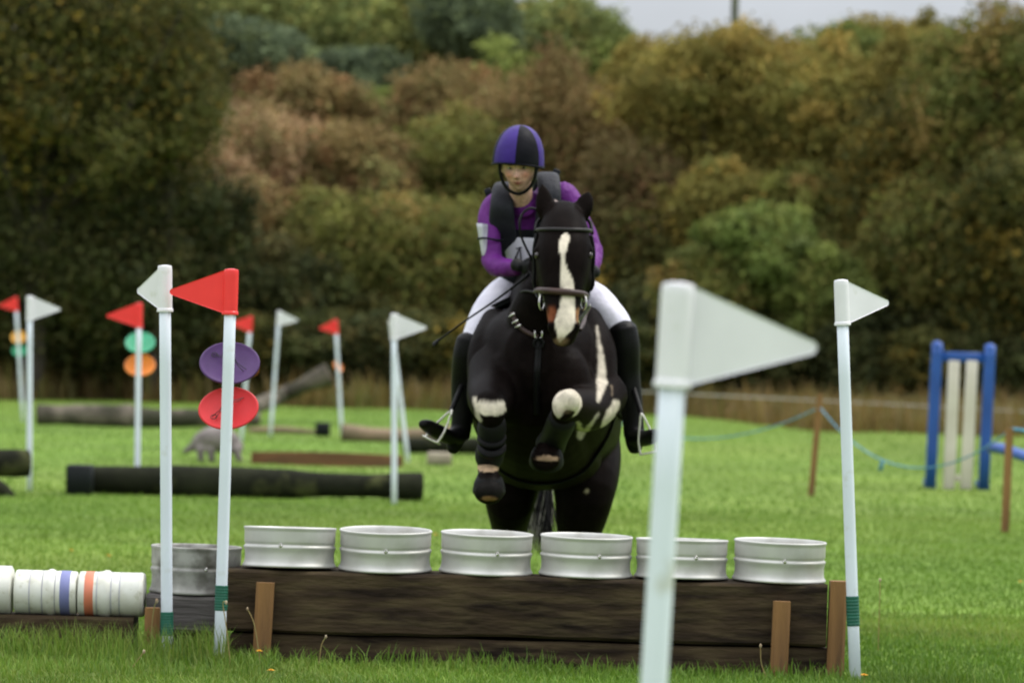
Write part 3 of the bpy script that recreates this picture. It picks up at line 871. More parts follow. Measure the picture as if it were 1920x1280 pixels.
bgp(452, 830, 470, 593, -1, .27, .2, M['red_flag'], 'pole with red pennant half hidden behind the purple disc', FG, yaw=R(20),
    discs=[(.95, .13, R(20), 0, M['orange_disc'], 'orange disc', None)])
bgp(507, 817, 524, 583, 1, .27, .205, M['white_flag'], 'white pennant pole leaning right by the raised log', FG, yaw=R(15))
bgp(641, 818, 629, 599, -1, .24, .20, M['red_flag'], 'pole with red pennant and half seen orange disc near the raised log end', FG, yaw=R(10),
    discs=[(.98, .10, R(20), R(55), M['orange_disc'], 'orange disc edge on', None)])
bgp(739, 945, 739, 588, 1, .275, .22, M['white_flag'], 'white pennant pole standing upright in front of the black log', FG, yaw=R(12))
bgp(765, 865, 733, 600, 1, .27, .2, M['white_flag'], 'leaning white pennant pole just behind the upright one', FG, yaw=R(30))

# ------------------------------------------------------------------ the jump: sleepers, stakes, rims
def rough_beam(x0, x1, yf, yb, z0, z1, seed, nx=60, slope=0.0, taper=0.0, wob=0.006):
    """weathered timber with worn edges"""
    r = np.random.default_rng(seed)
    b = 0.012
    prof = [(yf + b, z0), (yf, z0 + b), (yf, z0 + (z1 - z0) * .33), (yf, z0 + (z1 - z0) * .66), (yf, z1 - b), (yf + b, z1), ((yf + yb) / 2, z1), (yb - b, z1), (yb, z1 - b), (yb, (z0 + z1) / 2), (yb, z0 + b), (yb - b, z0)]
    V = []
    m = len(prof)
    P0 = []
    for i in range(nx + 1):
        x = x0 + (x1 - x0) * i / nx
        for (y, z) in prof:
            P0.append((x, y, z + slope * (x - x0)))
    P0 = np.array(P0)
    P0[:, 1] += vnoise(P0 * np.array([1, 3, 3]), 5, seed) * wob
    P0[:, 2] += vnoise(P0 * np.array([1, 3, 3]), 6, seed + 1) * wob
    Fc = []
    for i in range(nx):
        for j in range(m):
            a = i * m + j; c = i * m + (j + 1) % m
            Fc.append((a, a + m, c + m, c))
    Fc.append(tuple(range(m))); Fc.append(tuple(range(nx * m, nx * m + m))[::-1])
    return P0, Fc
x0 = W(427, 1065, 18.06).x; x1 = W(1553, 1100, 17.97).x
def sleeper(name, args, mat, label, cat='timber sleeper', group=None, rz=0.0, **k):
    V, Fc = rough_beam(*args, **k)
    V = np.array(V)
    c = V.mean(0); c[2] = V[:, 2].min()
    o = mesh(name, V, Fc, mat, loc=tuple(c), smooth=False)
    o.rotation_euler = (0, 0, rz)
    return tag(o, label, cat, group)
SG = 'timber sleepers of the jump'
sleeper('timber_sleeper', (x0, x1, 18.0, 18.40, .138, .397, 31), M['sleeper'], 'dark mossy upper sleeper carrying the six silver rims', group=SG)
sleeper('timber_sleeper', (x0 + .02, x1 + .01, 18.015, 18.37, -.06, .128, 32), M['sleeper'], 'dark lower sleeper half buried in the grass', group=SG)
xa = W(277, 1120, 18.2).x; xb = W(420, 1120, 18.2).x
sleeper('timber_sleeper', (xa, xb - .005, 18.12, 18.45, .115, .275, 33, 24), M['sleeper_grey'], 'short grey timber under the weathered rim', group=SG)
sleeper('timber_sleeper', (xa + .01, xb - .01, 18.14, 18.45, -.06, .108, 34, 24), M['sleeper'], 'short dark timber at ground level below the grey one', group=SG)
xl = -3.4
sleeper('timber_sleeper', (xl, xa - .05, 18.10, 18.36, -.05, .175, 35), M['sleeper'], 'long dark sleeper under the white plastic tubs', group=SG)
def stake(px0, px1, pyt, d, label, w_=None, lean=0.0, zb=-.1, dpt=.05):
    tl = W(px0, pyt, d); tr = W(px1, pyt, d)
    w = tr.x - tl.x
    mb = MB()
    V, Fc = rough_beam(0, tl.z - zb, -dpt / 2, dpt / 2, -w / 2, w / 2, int(px0), 14, wob=.002)
    V = np.array(V)
    V = np.stack([V[:, 2] + lean * V[:, 0], V[:, 1], V[:, 0] + zb], 1)
    cx = (tl.x + tr.x) / 2 - lean * (tl.z - zb)
    o = mesh('wooden_stake', V, [tuple(f) for f in Fc], M['stake'], smooth=False, world=False)
    o.location = (cx, d, 0)
    return tag(o, label, 'stake', 'wooden stakes holding the sleepers')
stake(482, 515, 1091, 17.965, 'brown stake in front of the left part of the sleepers', lean=.03, dpt=.06)
stake(1450, 1482, 1126, 17.96, 'brown stake in front of the right part of the sleepers', lean=.02, dpt=.06)
stake(1556, 1588, 1088, 18.02, 'tall thick brown stake at the right end of the sleepers', lean=.015, dpt=.09)
stake(272, 300, 1138, 18.05, 'short brown stake left of the short grey timber', lean=.0, dpt=.05)

def rim_profile(h=.170, flare=True):
    o = [(.1935, .000), (.1965, .003), (.1965, .008), (.192, .013), (.1885, .022), (.1865, .035), (.186, .055), (.1875, .070), (.1915, .080), (.1925, .0855),
         (.1905, .090), (.1865, .0925), (.186, .098), (.189, .103), (.190, .110), (.190, h - .022), (.1905, h - .012), (.1935, h - .007), (.1935, h - .002), (.191, h),
         (.186, h), (.183, h - .004), (.182, h - .02), (.180, h * .62), (.172, h * .5), (.165, h * .42), (.10, h * .40), (.07, h * .42), (.0005, h * .42)]
    return o
def wheel_rim(px, pyb, pyt, d, label, mat='alloy', sc_=1.02, hs=1.0, tilt=0.0, tiltx=0.0, rz=0.0, vp=0.0, group='silver metal rims lying on the sleeper', z=None, wr=0.1945):
    c = W(px, pyb, d)
    zz = z if z is not None else .361
    root = thing('metal_rim', (c.x, d + .19, zz), label, 'metal rim', group)
    pr = [(a * sc_, b * hs) for a, b in rim_profile()]
    V, Fc = lathe(pr, 72)
    V = np.array(V)
    rot = (Matrix.Rotation(tiltx, 3, 'X') @ Matrix.Rotation(tilt, 3, 'Y'))
    V2 = [rot @ Vector(v) for v in V]
    mn = 0
    o = mesh('rim_body', V2, Fc, M[mat], root, world=False)
    # valve stub at the groove and two rivets
    a = R(-90) + vp
    p = Vector((.190 * sc_ * math.cos(a), .190 * sc_ * math.sin(a), .092 * hs))
    mb = MB()
    mb.add(*ellipsoid(p, (.009, .008, .009), 12))
    mb.add(*tube([p, p + Vector((.010 * math.cos(a), .010 * math.sin(a), .010))], [.0045, .0035], k=2, n=8))
    mesh('valve', [rot @ Vector(v) for v in mb.v], mb.f, M['steel'], root, world=False)
    root.rotation_euler = (0, 0, rz)
    return root
RL = ['silver rim standing first from the left on the upper sleeper, beside the red flag pole',
      'silver rim second from the left on the sleeper with a widely open top',
      'silver rim third from the left, in front of the left hind leg',
      'silver rim fourth from the left, under the horse tail and right hind leg',
      'dented duller silver rim half hidden by the near white pole',
      'silver rim at the right end of the sleeper beside the tall stake']
rx = [538, 719.5, 910, 1099, 1280.5, 1465.5]
tx = [R(-2.0), R(2.3), R(1.4), R(1.0), R(-1.2), R(.9)]
ty = [R(.0), R(.0), R(.9), R(.6), R(.2), R(.9)]
for i, x in enumerate(rx):
    wheel_rim(x, 1060 + i * 6, 980, 18.0, RL[i], tilt=ty[i], tiltx=tx[i], vp=[-.15, .04, .25, .28, .28, .05][i], mat='alloy', hs=1.0 if i != 4 else .97, z=.401 + abs(tx[i]) * .12)
wheel_rim(360, 1100, 1018, 18.13, 'weathered grey rim with chipped foot behind the two left poles', mat='alloy_old', sc_=1.01, hs=1.18, z=.278, vp=.3, tilt=R(.5), group='silver metal rims lying on the sleeper')

# white plastic tubs lying end to end on the long sleeper
def tub(pxa, pxb, d, bands, label, mats, panel=False, r=.094):
    a = W(pxa, 1095, d); b = W(pxb, 1095, d)
    L = b.x - a.x
    root = thing('plastic_tub', ((a.x + b.x) / 2, d + .09, .176), label, 'plastic tub', 'white plastic tubs lying end to end on a sleeper')
    prof = [(0.0005, 0), (r * .9, 0), (r * .985, .004), (r, .012)]
    def add(u, rr): prof.append((rr, u * L))
    for u, rr in bands: add(u, r * rr)
    prof += [(r * .985, L - .006), (r * .93, L - .001), (0.0005, L)]
    V, Fc = lathe(prof, 48)
    V = [(v[2] - L / 2, v[0], v[1] + r) for v in V]
    mesh('tub_body', V, [f[::-1] for f in Fc], M['tub'], root, world=False)
    for u0, u1, m in mats:
        rr = r * 1.012
        V, Fc = lathe([(rr * .985, u0 * L), (rr, u0 * L + .002), (rr, u1 * L - .002), (rr * .985, u1 * L)], 48)
        V = [(v[2] - L / 2, v[0], v[1] + r) for v in V]
        mesh('band', V, [f[::-1] for f in Fc], M[m], root, world=False)
    if panel:
        V = []; Fc = []
        k = 8
        for i in range(k + 1):
            an = R(-35) + R(50) * i / k
            for u in (.2, .95):
                for rr in (r * 1.004, r * 1.016):
                    V.append((u * L - L / 2 + .006 * math.sin(i), -rr * math.cos(an), r + rr * math.sin(an)))
        for i in range(k):
            a_ = i * 4
            Fc += [(a_ + 1, a_ + 3, a_ + 7, a_ + 5), (a_, a_ + 4, a_ + 6, a_ + 2), (a_, a_ + 1, a_ + 5, a_ + 4), (a_ + 2, a_ + 6, a_ + 7, a_ + 3)]
        Fc += [(0, 2, 3, 1), (k * 4, k * 4 + 1, k * 4 + 3, k * 4 + 2)]
        mesh('printed_panel', V, Fc, M['black_plastic'], root, world=False)
    return root
tub(-85, 20, 18.1, [(.5, 1.03), (.97, 1.03)], 'white tub with a black panel cut off by the left edge of the picture', [], panel=True, r=.100)
tub(25, 142, 18.1, [(.24, 1.0), (.255, .965), (.28, 1.0), (.44, 1.0), (.455, .97), (.47, 1.0), (.5, 1.0), (.53, 1.03), (.56, 1.07), (.60, 1.07), (.63, 1.03), (.66, .98), (.70, 1.0)], 'white ribbed tub with a blue band', [(.74, .90, 'blue_band'), (.245, .262, 'seam'), (.45, .465, 'seam'), (.655, .67, 'seam')])
tub(145, 269, 18.1, [(.27, 1.0), (.29, .97), (.31, 1.0), (.36, 1.03), (.40, 1.08), (.45, 1.08), (.48, 1.02), (.50, .97), (.53, 1.0), (.62, 1.0), (.635, .965), (.65, 1.0), (.92, 1.0), (.93, 1.02)], 'white ribbed tub with an orange band, next to the weathered rim', [(.10, .24, 'orange_band'), (.285, .30, 'seam'), (.50, .515, 'seam'), (.63, .645, 'seam'), (.925, .94, 'seam')])

# ------------------------------------------------------------------ logs and other jumps in the field
def log(P, rad, mat, label, seed, sides=18, cat='log', name='log', group=None, ky=1.0):
    P = [Vector(p) for p in P]
    V, Fc = loft([(*p, r_, r_ * ky) for p, r_ in zip(P, rad)], k=10, n=sides, side=(0, 1, 0), cap=False)
    V = np.array([tuple(v) for v in V])
    c = np.array(P).mean(0)
    d = vnoise(V, 4.0, seed) * min(rad) * 0.24
    ctr = catmull(np.array([tuple(p) for p in P]), 10)
    idx = np.argmin(((V[:, None, :] - ctr[None]) ** 2).sum(2), 1)
    o_ = V - ctr[idx]
    o_ /= np.linalg.norm(o_, axis=1)[:, None] + 1e-6
    V = V + o_ * d[:, None]
    o = mesh(name, V, Fc, mat, loc=(c[0], c[1], 0), smooth=True)
    return tag(o, label, cat, group)
LG = 'logs laid out as jumps in the field'
def gx(px, py): return G(px, py)
a = G(150, 925); e = G(790, 940)
log([(a.x, a.y + .1, .12), ((a.x + e.x) / 2, (a.y + e.y) / 2, .125), (e.x, e.y + .1, .12)], [.128, .125, .118], M['dark_log'], 'long black log lying behind the upright white flag pole', 51, group=LG)
a = G(135, 925)
o = mesh('plastic_block', *box((0, 0, .125), (.21, .28, .25), bev=.012), M['black_plastic'], world=False)
o.location = (G(153, 925).x, a.y - .12, 0); tag(o, 'black square block at the left end of the long black log', 'block', 'square black blocks')
a = G(-300, 920); e = G(50, 925)
log([(a.x, a.y + .1, .25), (e.x, e.y + .1, .25)], [.118, .112], M['dark_log'], 'raised black log cut by the left edge of the picture', 52, group=LG)
mb = MB(); g = G(-4, 930)
mb.add(*loft([(g.x - .35, g.y + .1, .02, .16, .14), (g.x - .05, g.y + .1, .05, .11, .10), (g.x + .10, g.y + .1, .0, .05, .04)], side=(0, 1, 0)))
tag(mesh('tree_root', *mb.out(), M['dark_log'], loc=(g.x, g.y, 0)), 'dark wedge of wood carrying the raised black log', 'log')
a = G(68, 796); e = G(480, 803)
log([(a.x, a.y, .14), (a.x + 1.2, a.y, .17), ((a.x + e.x) / 2, a.y, .14), (e.x, e.y, .15)], [.135, .155, .135, .12], M['grey_log'], 'long grey topped log across the field behind the left flags', 53, group=LG)
p = [W(455, 772, G(480, 800).y - .2), W(520, 745, 68), W(570, 722, 68), W(618, 702, 68)]
log(p, [.11, .13, .14, .20], M['grey_log'], 'grey log raised at an angle with its thick end in the air', 54, group=LG)
g = G(600, 760)
a = W(640, 816, G(640, 826).y); e = W(870, 820, G(870, 838).y)
a.z = .12; e.z = .12
log([(a.x, a.y, .10), (a.x * .5 + e.x * .5, a.y, .085), (e.x, a.y, .12)], [.12, .10, .13], M['tan_log'], 'pale tan peeled log between the red pennant pole and the boot', 55, group=LG)
a = G(800, 853)
mb = MB(); mb.add(*loft([(a.x - .3, a.y + .3, .10, .10, .09), (a.x + .3, a.y + .3, .12, .12, .1), (a.x + .8, a.y + .3, .12, .12, .1)], side=(0, 1, 0), cap=False))
tag(mesh('log', *mb.out(), M['dark_log'], loc=(a.x, a.y, 0)), 'dark log end on a pale block behind the left boot', 'log', LG)
g = G(823, 872)
o = mesh('stone_block', *box((0, 0, .07), (.27, .3, .14), bev=.015), M['pale_block'], world=False); o.location = (g.x, g.y + .15, 0)
tag(o, 'pale square block in the grass below the left boot', 'block')
g = G(605, 818)
o = mesh('plastic_block', *box((0, 0, .1), (.20, .22, .19), bev=.012), M['black_plastic'], world=False); o.location = (g.x, g.y, 0)
tag(o, 'small dark cube left of the pale tan log', 'block', 'square black blocks')
a = G(470, 868); e = G(755, 875)
n = 24
V = []; Fc = []
for i in range(n + 1):
    t = i / n
    x = a.x + (e.x - a.x) * t
    h = .12 + .03 * math.sin(t * math.pi)
    y = a.y + .05 - .5 * math.sin(t * math.pi) * 0.8
    for (dy, z) in ((0, 0), (0, h), (.06, h), (.06, 0)):
        V.append((x, y + dy, z))
for i in range(n):
    for j in range(4):
        Fc.append((i * 4 + j, (i + 1) * 4 + j, (i + 1) * 4 + (j + 1) % 4, i * 4 + (j + 1) % 4))
Fc += [(0, 1, 2, 3), (n * 4 + 3, n * 4 + 2, n * 4 + 1, n * 4)]
tag(mesh('curved_board', V, Fc, M['brown_plank'], loc=(a.x, a.y, 0), smooth=False), 'low curved rust brown board edging in the grass', 'board')
g = G(525, 812)
log([(g.x - .45, g.y, .03), (g.x, g.y, .05), (g.x + .5, g.y, .03)], [.035, .05, .035], M['tan_log'], 'thin fallen branch lying at the foot of the leaning white flag', 57, group=LG)

# carved wooden hedgehog-shaped jump
g = G(395, 866)
d = g.y
def wp(px, py, r1, r2=None, dd=0.0):
    q = W(px, py, d + dd); return (q.x, q.y, q.z, r1, r2 if r2 else r1)
parts = [loft([wp(362, 838, .05), wp(378, 826, .11, .10), wp(402, 822, .15, .14), wp(428, 828, .13), wp(448, 842, .07)], side=(0, 1, 0)),
         loft([wp(368, 834, .06), wp(352, 843, .035), wp(345, 848, .022)], side=(0, 1, 0)),
         ]
for px in (375, 395, 440):
    for dd in (-.09, .09):
        parts.append(loft([wp(px, 840, .05, dd=dd), wp(px + (10 if px == 440 else 2), 863, .032, dd=dd)], side=(0, 1, 0)))
V, Fc = fuse(parts, .018, 2)
tag(mesh('carved_animal', V, Fc, M['carved'], loc=(g.x, g.y, 0)), 'grey carved wooden animal with a rounded back in the grass', 'sculpture')

# ------------------------------------------------------------------ blue jump wing, stakes and rope on the right
g = G(1800, 917); d = g.y
root = thing('jump_wing', (g.x, d, 0), 'blue jump wing with ball topped posts and two cream slats', 'jump wing')
def postpart(name, px0, py0, px1, py1, r, mat, ball=False, flat=False, dd=0.0, kids=None):
    b_ = W(px0, py0, d + dd); t_ = W(px1, py1, d + dd)
    b_ = b_ + (t_ - b_) * ((0.0 - b_.z) / (t_.z - b_.z)) if not flat else b_
    mb = MB()
    if flat:
        mb.add(*loft([(*b_, r, .018), (*t_, r, .018)], k=3, n=16, side=(1, 0, 0), power=5, cap=False))
    else:
        mb.add(*loft([(*b_, r, r), (*b_.lerp(t_, .97), r, r), (*t_, r * .8, r * .8)], k=3, n=16, side=(1, 0, 0), power=4, cap=False))
    if ball: mb.add(*ellipsoid(t_ + Vector((0, 0, .03)), (.060, .060, .060), 18))
    return mesh(name, *mb.out(), mat, root)
postpart('post', 1744, 915, 1757, 655, .056, M['blue_paint'], ball=True)
postpart('post', 1844, 916, 1856, 660, .056, M['blue_paint'], ball=True)
a = W(1762, 668, d); e = W(1852, 671, d)
mesh('rail', *loft([(*a, .05, .02), (*e, .05, .02)], k=2, n=12, side=(0, 0, 1), power=5, cap=False), M['blue_paint'], root)
for (pb, pt) in ((1779, 1789), (1811, 1823)):
    b_ = W(pb, 916, d - .02); t_ = W(pt, 677, d - .02)
    mesh('slat', *loft([(*b_, .064, .014), (*t_, .060, .014)], k=3, n=20, side=(1, 0, 0), power=3.5, cap=True), M['cream_paint'], root)
a = W(1790, 896, d); e = W(1812, 897, d)
mesh('lower_rail', *loft([(*a, .035, .015), (*e, .035, .015)], k=2, n=12, side=(0, 0, 1), power=5, cap=False), M['cream_paint'], root)
for px in (1750, 1850):
    c_ = W(px, 900, d)
    mesh('foot', *box((c_.x, d + .38, .04), (.07, .7, .07), bev=.006), M['blue_paint'], root)
# stakes and ropes
def thin_stake(bx, by, tx_, ty_, label, r=.03):
    g = G(bx, by); t_ = W(tx_, ty_, g.y)
    b_ = Vector((g.x, g.y, -.05))
    o = mesh('rope_stake', *loft([(*b_, r, r), (*b_.lerp(t_, .5), r, r), (*t_, r * .95, r * .95)], k=4, n=12, power=4, cap=False), M['stake'], loc=(g.x, g.y, 0), smooth=False)
    return tag(o, label, 'stake', 'stakes carrying the blue rope'), t_
s1, t1 = thin_stake(1520, 930, 1538, 738, 'leaning brown stake left of the small white flag pole')
s2, t2 = thin_stake(1884, 998, 1893, 802, 'upright brown stake at the right edge in front of the jump wing', r=.032)
def rope(name, pts, r, mat, label, cat='rope'):
    o = mesh(name, *tube(pts, r, k=8, n=6), mat, loc=tuple(pts[0]))
    return tag(o, label, cat)
def hang(p, q, sag, n=9):
    return [Vector(p).lerp(Vector(q), i / (n - 1)) - Vector((0, 0, sag * 4 * (i / (n - 1)) * (1 - i / (n - 1)))) for i in range(n)]
pa = t1 - Vector((0, 0, .13)); pb = t2 - Vector((0, 0, .02))
rt = hang(pa, pb, .42)
rope('rope', rt, .007, M['rope'], 'pale blue rope sagging from the leaning stake to the right stake')
q = rt[3] 
mb = MB(); mb.add(*box(q - Vector((0, 0, .05)), (.035, .006, .10), rot=Matrix.Rotation(R(12), 3, 'Y')))
tag(mesh('rope_tag', *mb.out(), M['rope'], loc=tuple(q)), 'small blue ribbon tied on the sagging rope', 'ribbon')
rope('rope', hang(pa, W(1120, 772, t1.y + 8), .30), .008, M['rope'], 'pale blue rope running left from the leaning stake behind the near flag')
rope('rope', [pb, W(1912, 806, t2.y), W(1990, 822, t2.y)], .016, M['rope'], 'thick blue rope tied to the top of the right stake')
pts = [W(1858, 840, 38), W(1885, 843, 37.5), W(1990, 880, 36)]
rope('jump_pole', pts, .05, M['blue_paint'], 'blue jump pole sloping down beside the right stake', 'pole')
wy = 74
wire_pts = [W(1180, 733, wy), W(1280, 738, wy), W(1600, 754, wy), W(1920, 771, wy), W(2080, 779, wy)]
wf = thing('wire_fence', (W(1600, 754, wy).x, wy, 0), 'single pale wire strung along the hedge on the right', 'fence')
mesh('strand', *tube(wire_pts, .010, k=4, n=6), M['wire'], wf)
for px in (1110, 2100):
    g = W(px, 765, wy)
    mesh('post', *tube([(g.x, wy, -.1), (g.x, wy, .6)], .04, k=2, n=10), M['stake'], wf)

# ------------------------------------------------------------------ small plants in the grass
YEL = pm('dandelion_yellow', (0.75, 0.42, 0.02), (0.65, 0.30, 0.01), scale=60, rough=0.7)
STEM = pm('flower_stem', (0.20, 0.20, 0.06), (0.26, 0.16, 0.06), scale=30, rough=0.7)
SEED = pm('seed_head', (0.42, 0.36, 0.24), (0.25, 0.17, 0.10), scale=60, rough=0.8)
def dandelion(px, py, label, r=.014, h=.05, d=None):
    g = G(px, py) if d is None else Vector((W(px, py, d).x, d, 0))
    zt = h if d is None else max(W(px, py, d).z, .03)
    root = thing('dandelion', (g.x, g.y, 0), label, 'flower', 'yellow dandelions in the grass')
    mb = MB()
    for ring, (rr, zz, k) in enumerate(((r, 0, 14), (r * .7, .003, 11), (r * .35, .005, 7))):
        for i in range(k):
            a = 6.283 * i / k + ring
            c_, s_ = math.cos(a), math.sin(a)
            w_ = rr * .25
            mb.add([(-s_ * w_ * .4, c_ * w_ * .4, zt + zz), (s_ * w_ * .4, -c_ * w_ * .4, zt + zz), (c_ * rr + s_ * w_, s_ * rr - c_ * w_, zt + zz + .004), (c_ * rr - s_ * w_, s_ * rr + c_ * w_, zt + zz + .004)], [(0, 1, 2, 3)])
    mesh('flower_head', *mb.out(), YEL, root, world=False, smooth=False)
    mesh('stem', *tube([(0.004, 0, 0), (0.002, 0, zt * .6), (0, 0, zt)], .0015, n=5), STEM, root, world=False)
    return root
dandelion(486, 1221, 'dandelion in front of the left stake', d=17.6)
dandelion(508, 1260, 'dandelion nearest the bottom edge below the left stake', r=.017, d=17.3)
dandelion(1620, 1266, 'dandelion at the foot of the right white pole', r=.017, d=17.5)
dandelion(204, 1051, 'orange yellow dandelion behind the white tubs', r=.016, h=.03)
dandelion(134, 1041, 'pale dandelion behind the tub with a blue band', r=.014, h=.03)
dandelion(1913, 1100, 'dandelion at the right edge of the field', r=.014, h=.03)
dandelion(816, 1010, 'yellow flower seen in the gap between the second and third rims', r=.018, h=.03)
def stalk(pts, d, label, hr=.006):
    P = [W(x, y, d) for x, y in pts]
    b_ = Vector((P[0].x, d, 0)); P = [b_] + [p for p in P[1:]]
    root = thing('seed_stalk', (b_.x, d, 0), label, 'plant', 'seed stalks in the grass')
    mesh('stem', *tube(P, [.0028] + [.0022] * (len(P) - 1), n=6), STEM, root)
    mesh('seed_head', *ellipsoid(P[-1], (hr, hr, hr * 1.6), 10), SEED, root)
stalk([(238, 1278), (252, 1245), (270, 1221)], 17.3, 'bent brown seed stalk at the bottom left of the picture')
stalk([(434, 1235), (425, 1180), (418, 1131), (424, 1129)], 17.6, 'tall pale stalk beside the red flag pole')
stalk([(490, 1215), (478, 1175), (464, 1141)], 17.75, 'stalk leaning left in front of the left stake', .005)
stalk([(281, 1180), (287, 1150), (294, 1126)], 17.95, 'yellowish stalk in front of the short brown stake', .007)
stalk([(598, 1235), (602, 1212), (611, 1193)], 17.75, 'reddish stalk in front of the lower sleeper', .005)
stalk([(1443, 1272), (1428, 1245), (1426, 1210)], 17.7, 'curved pale stalk left of the right stake', .006)
stalk([(1649, 1125), (1650, 1105), (1650, 1087)], 19.6, 'pale seed head right of the small white flag pole', .006)

# ------------------------------------------------------------------ horse
HX = W(1015, 700, 20.3).x
horse = thing('horse', (HX, 20.3, 0), 'black and white horse with a white blaze in mid jump over the silver rims', 'horse')
def hp(px, py, d, ra, rb=None):
    q = W(px, py, d)
    return (q.x, q.y, q.z, ra, rb if rb is not None else ra)
P_ = []
# trunk: chest -> quarters
P_.append(loft([hp(1004, 672, 19.55, .17, .19), hp(1006, 690, 19.75, .285, .30), hp(1013, 715, 20.05, .340, .375), hp(1022, 745, 20.35, .352, .385),
                hp(1030, 770, 20.68, .352, .335), hp(1034, 790, 20.98, .345, .305), hp(1037, 806, 21.24, .325, .290), hp(1037, 826, 21.46, .23, .23)], k=5, n=32, side=(1, 0, 0), power=2.25))
# pectoral muscles and shoulders
P_.append(ellipsoid(W(962, 720, 19.62), (.135, .16, .19), 22))
P_.append(ellipsoid(W(1052, 722, 19.60), (.145, .16, .19), 22))
P_.append(loft([hp(930, 600, 20.05, .07), hp(925, 660, 19.85, .12), hp(930, 730, 19.72, .13)], n=20))
P_.append(loft([hp(1100, 595, 20.0, .07), hp(1108, 660, 19.85, .12), hp(1103, 735, 19.72, .13)], n=20))
# breast between the forelegs down to the girth
P_.append(loft([hp(1005, 730, 19.66, .20, .20), hp(1008, 800, 19.95, .24, .20), hp(1020, 860, 20.4, .28, .16)], n=22))
# neck
P_.append(loft([hp(1016, 600, 20.15, .17, .30), hp(1020, 585, 19.95, .155, .26), hp(1028, 540, 19.75, .125, .20), hp(1040, 480, 19.62, .10, .16), hp(1052, 425, 19.50, .078, .11)], n=24, side=(1, 0, 0)))
P_.append(loft([hp(1004, 645, 19.75, .16, .18), hp(1016, 590, 19.62, .15, .17), hp(1030, 545, 19.52, .12, .13)], n=20))
# head, seen full face
P_.append(loft([hp(1057, 402, 19.44, .075, .08), hp(1057, 428, 19.38, .108, .115), hp(1057, 458, 19.33, .126, .145), hp(1057, 485, 19.29, .130, .16), hp(1056, 515, 19.24, .118, .15),
                hp(1055, 545, 19.19, .097, .115), hp(1055, 575, 19.145, .078, .088), hp(1056, 600, 19.11, .069, .074), hp(1057, 622, 19.09, .066, .066), hp(1057, 638, 19.09, .050, .052)], k=5, n=28, side=(1, 0, 0), power=2.35))
P_.append(loft([hp(1056, 520, 19.32, .075, .06), hp(1055, 560, 19.25, .055, .05), hp(1055, 615, 19.17, .042, .035), hp(1056, 642, 19.12, .035, .028)], n=18))   # lower jaw
for sx in (-1, 1):
    P_.append(ellipsoid(W(1057 + sx * 21, 612, 19.065), (.026, .032, .034), 14))      # nostril rims
    P_.append(ellipsoid(W(1057 + sx * 47, 470, 19.25), (.026, .035, .026), 14))       # brow over the eye
    P_.append(ellipsoid(W(1057 + sx * 38, 522, 19.30), (.040, .09, .075), 16))       # cheek
P_.append(ellipsoid(W(1057, 640, 19.08), (.040, .035, .022), 14))                     # lips
# ears
P_.append(loft([hp(1029, 413, 19.42, .034, .03), hp(1023, 390, 19.42, .046, .028), hp(1020, 368, 19.43, .038, .02), hp(1017, 346, 19.44, .012, .008)], n=16))
P_.append(loft([hp(1083, 414, 19.42, .034, .03), hp(1091, 396, 19.42, .046, .028), hp(1099, 376, 19.43, .040, .02), hp(1104, 360, 19.44, .014, .008)], n=16))
# near fore (picture left): forearm forward, cannon hanging
P_.append(loft([hp(934, 700, 19.72, .14, .15), hp(922, 738, 19.5, .115, .125), hp(918, 752, 19.30, .095, .10), hp(919, 764, 19.16, .080, .080)], n=22, side=(1, 0, 0)))
P_.append(loft([hp(920, 750, 19.17, .060, .06), hp(921, 772, 19.15, .064, .062), hp(922, 795, 19.20, .048, .05), hp(921, 830, 19.27, .043, .045), hp(918, 858, 19.31, .050, .052),
                hp(916, 873, 19.31, .052, .05), hp(915, 890, 19.26, .046, .045), hp(916, 905, 19.22, .056, .055)], n=18))
P_.append(loft([hp(916, 893, 19.24, .056, .056), hp(917, 925, 19.20, .070, .072)], k=3, n=20))
# off fore (picture right): knee high, cannon folded back
P_.append(loft([hp(1118, 738, 19.78, .13, .15), hp(1100, 765, 19.55, .11, .115), hp(1078, 763, 19.32, .088, .09), hp(1063, 757, 19.17, .070, .072)], n=22, side=(0, 0, 1)))
P_.append(ellipsoid(W(1061, 757, 19.13), (.062, .056, .058), 20))
P_.append(ellipsoid(W(1068, 751, 19.11), (.050, .052, .056), 18))
P_.append(ellipsoid(W(1057, 768, 19.13), (.046, .050, .052), 18))
P_.append(loft([hp(1060, 765, 19.17, .058), hp(1050, 790, 19.28, .050), hp(1038, 818, 19.42, .046), hp(1030, 838, 19.50, .054), hp(1025, 848, 19.47, .058)], n=18))
P_.append(loft([hp(1027, 845, 19.47, .060), hp(1022, 862, 19.36, .070, .060)], k=3, n=20))
# hind legs
P_.append(loft([hp(985, 800, 21.11, .17, .26), hp(968, 860, 20.91, .165, .22), hp(958, 920, 20.81, .135, .17), hp(956, 975, 21.01, .098, .12), hp(958, 1020, 21.28, .070, .085)], n=22, side=(1, 0, 0)))
P_.append(loft([hp(958, 1010, 21.32, .058, .075), hp(960, 1035, 21.32, .055, .065), hp(962, 1080, 21.26, .042), hp(962, 1112, 21.24, .050), hp(962, 1128, 21.16, .043), hp(962, 1138, 21.12, .058)], n=18))
P_.append(loft([hp(1090, 800, 21.11, .18, .26), hp(1098, 860, 20.86, .175, .22), hp(1096, 920, 20.66, .150, .18), hp(1088, 980, 20.76, .118, .13), hp(1084, 1030, 21.06, .075, .09)], n=22, side=(1, 0, 0)))
P_.append(loft([hp(1084, 1020, 21.10, .058, .075), hp(1083, 1045, 21.10, .055, .065), hp(1082, 1090, 21.02, .042), hp(1082, 1120, 20.98, .050), hp(1082, 1138, 20.90, .043), hp(1082, 1146, 20.86, .058)], n=18))
V, Fc = fuse(P_, .0095, 8, 0.5)
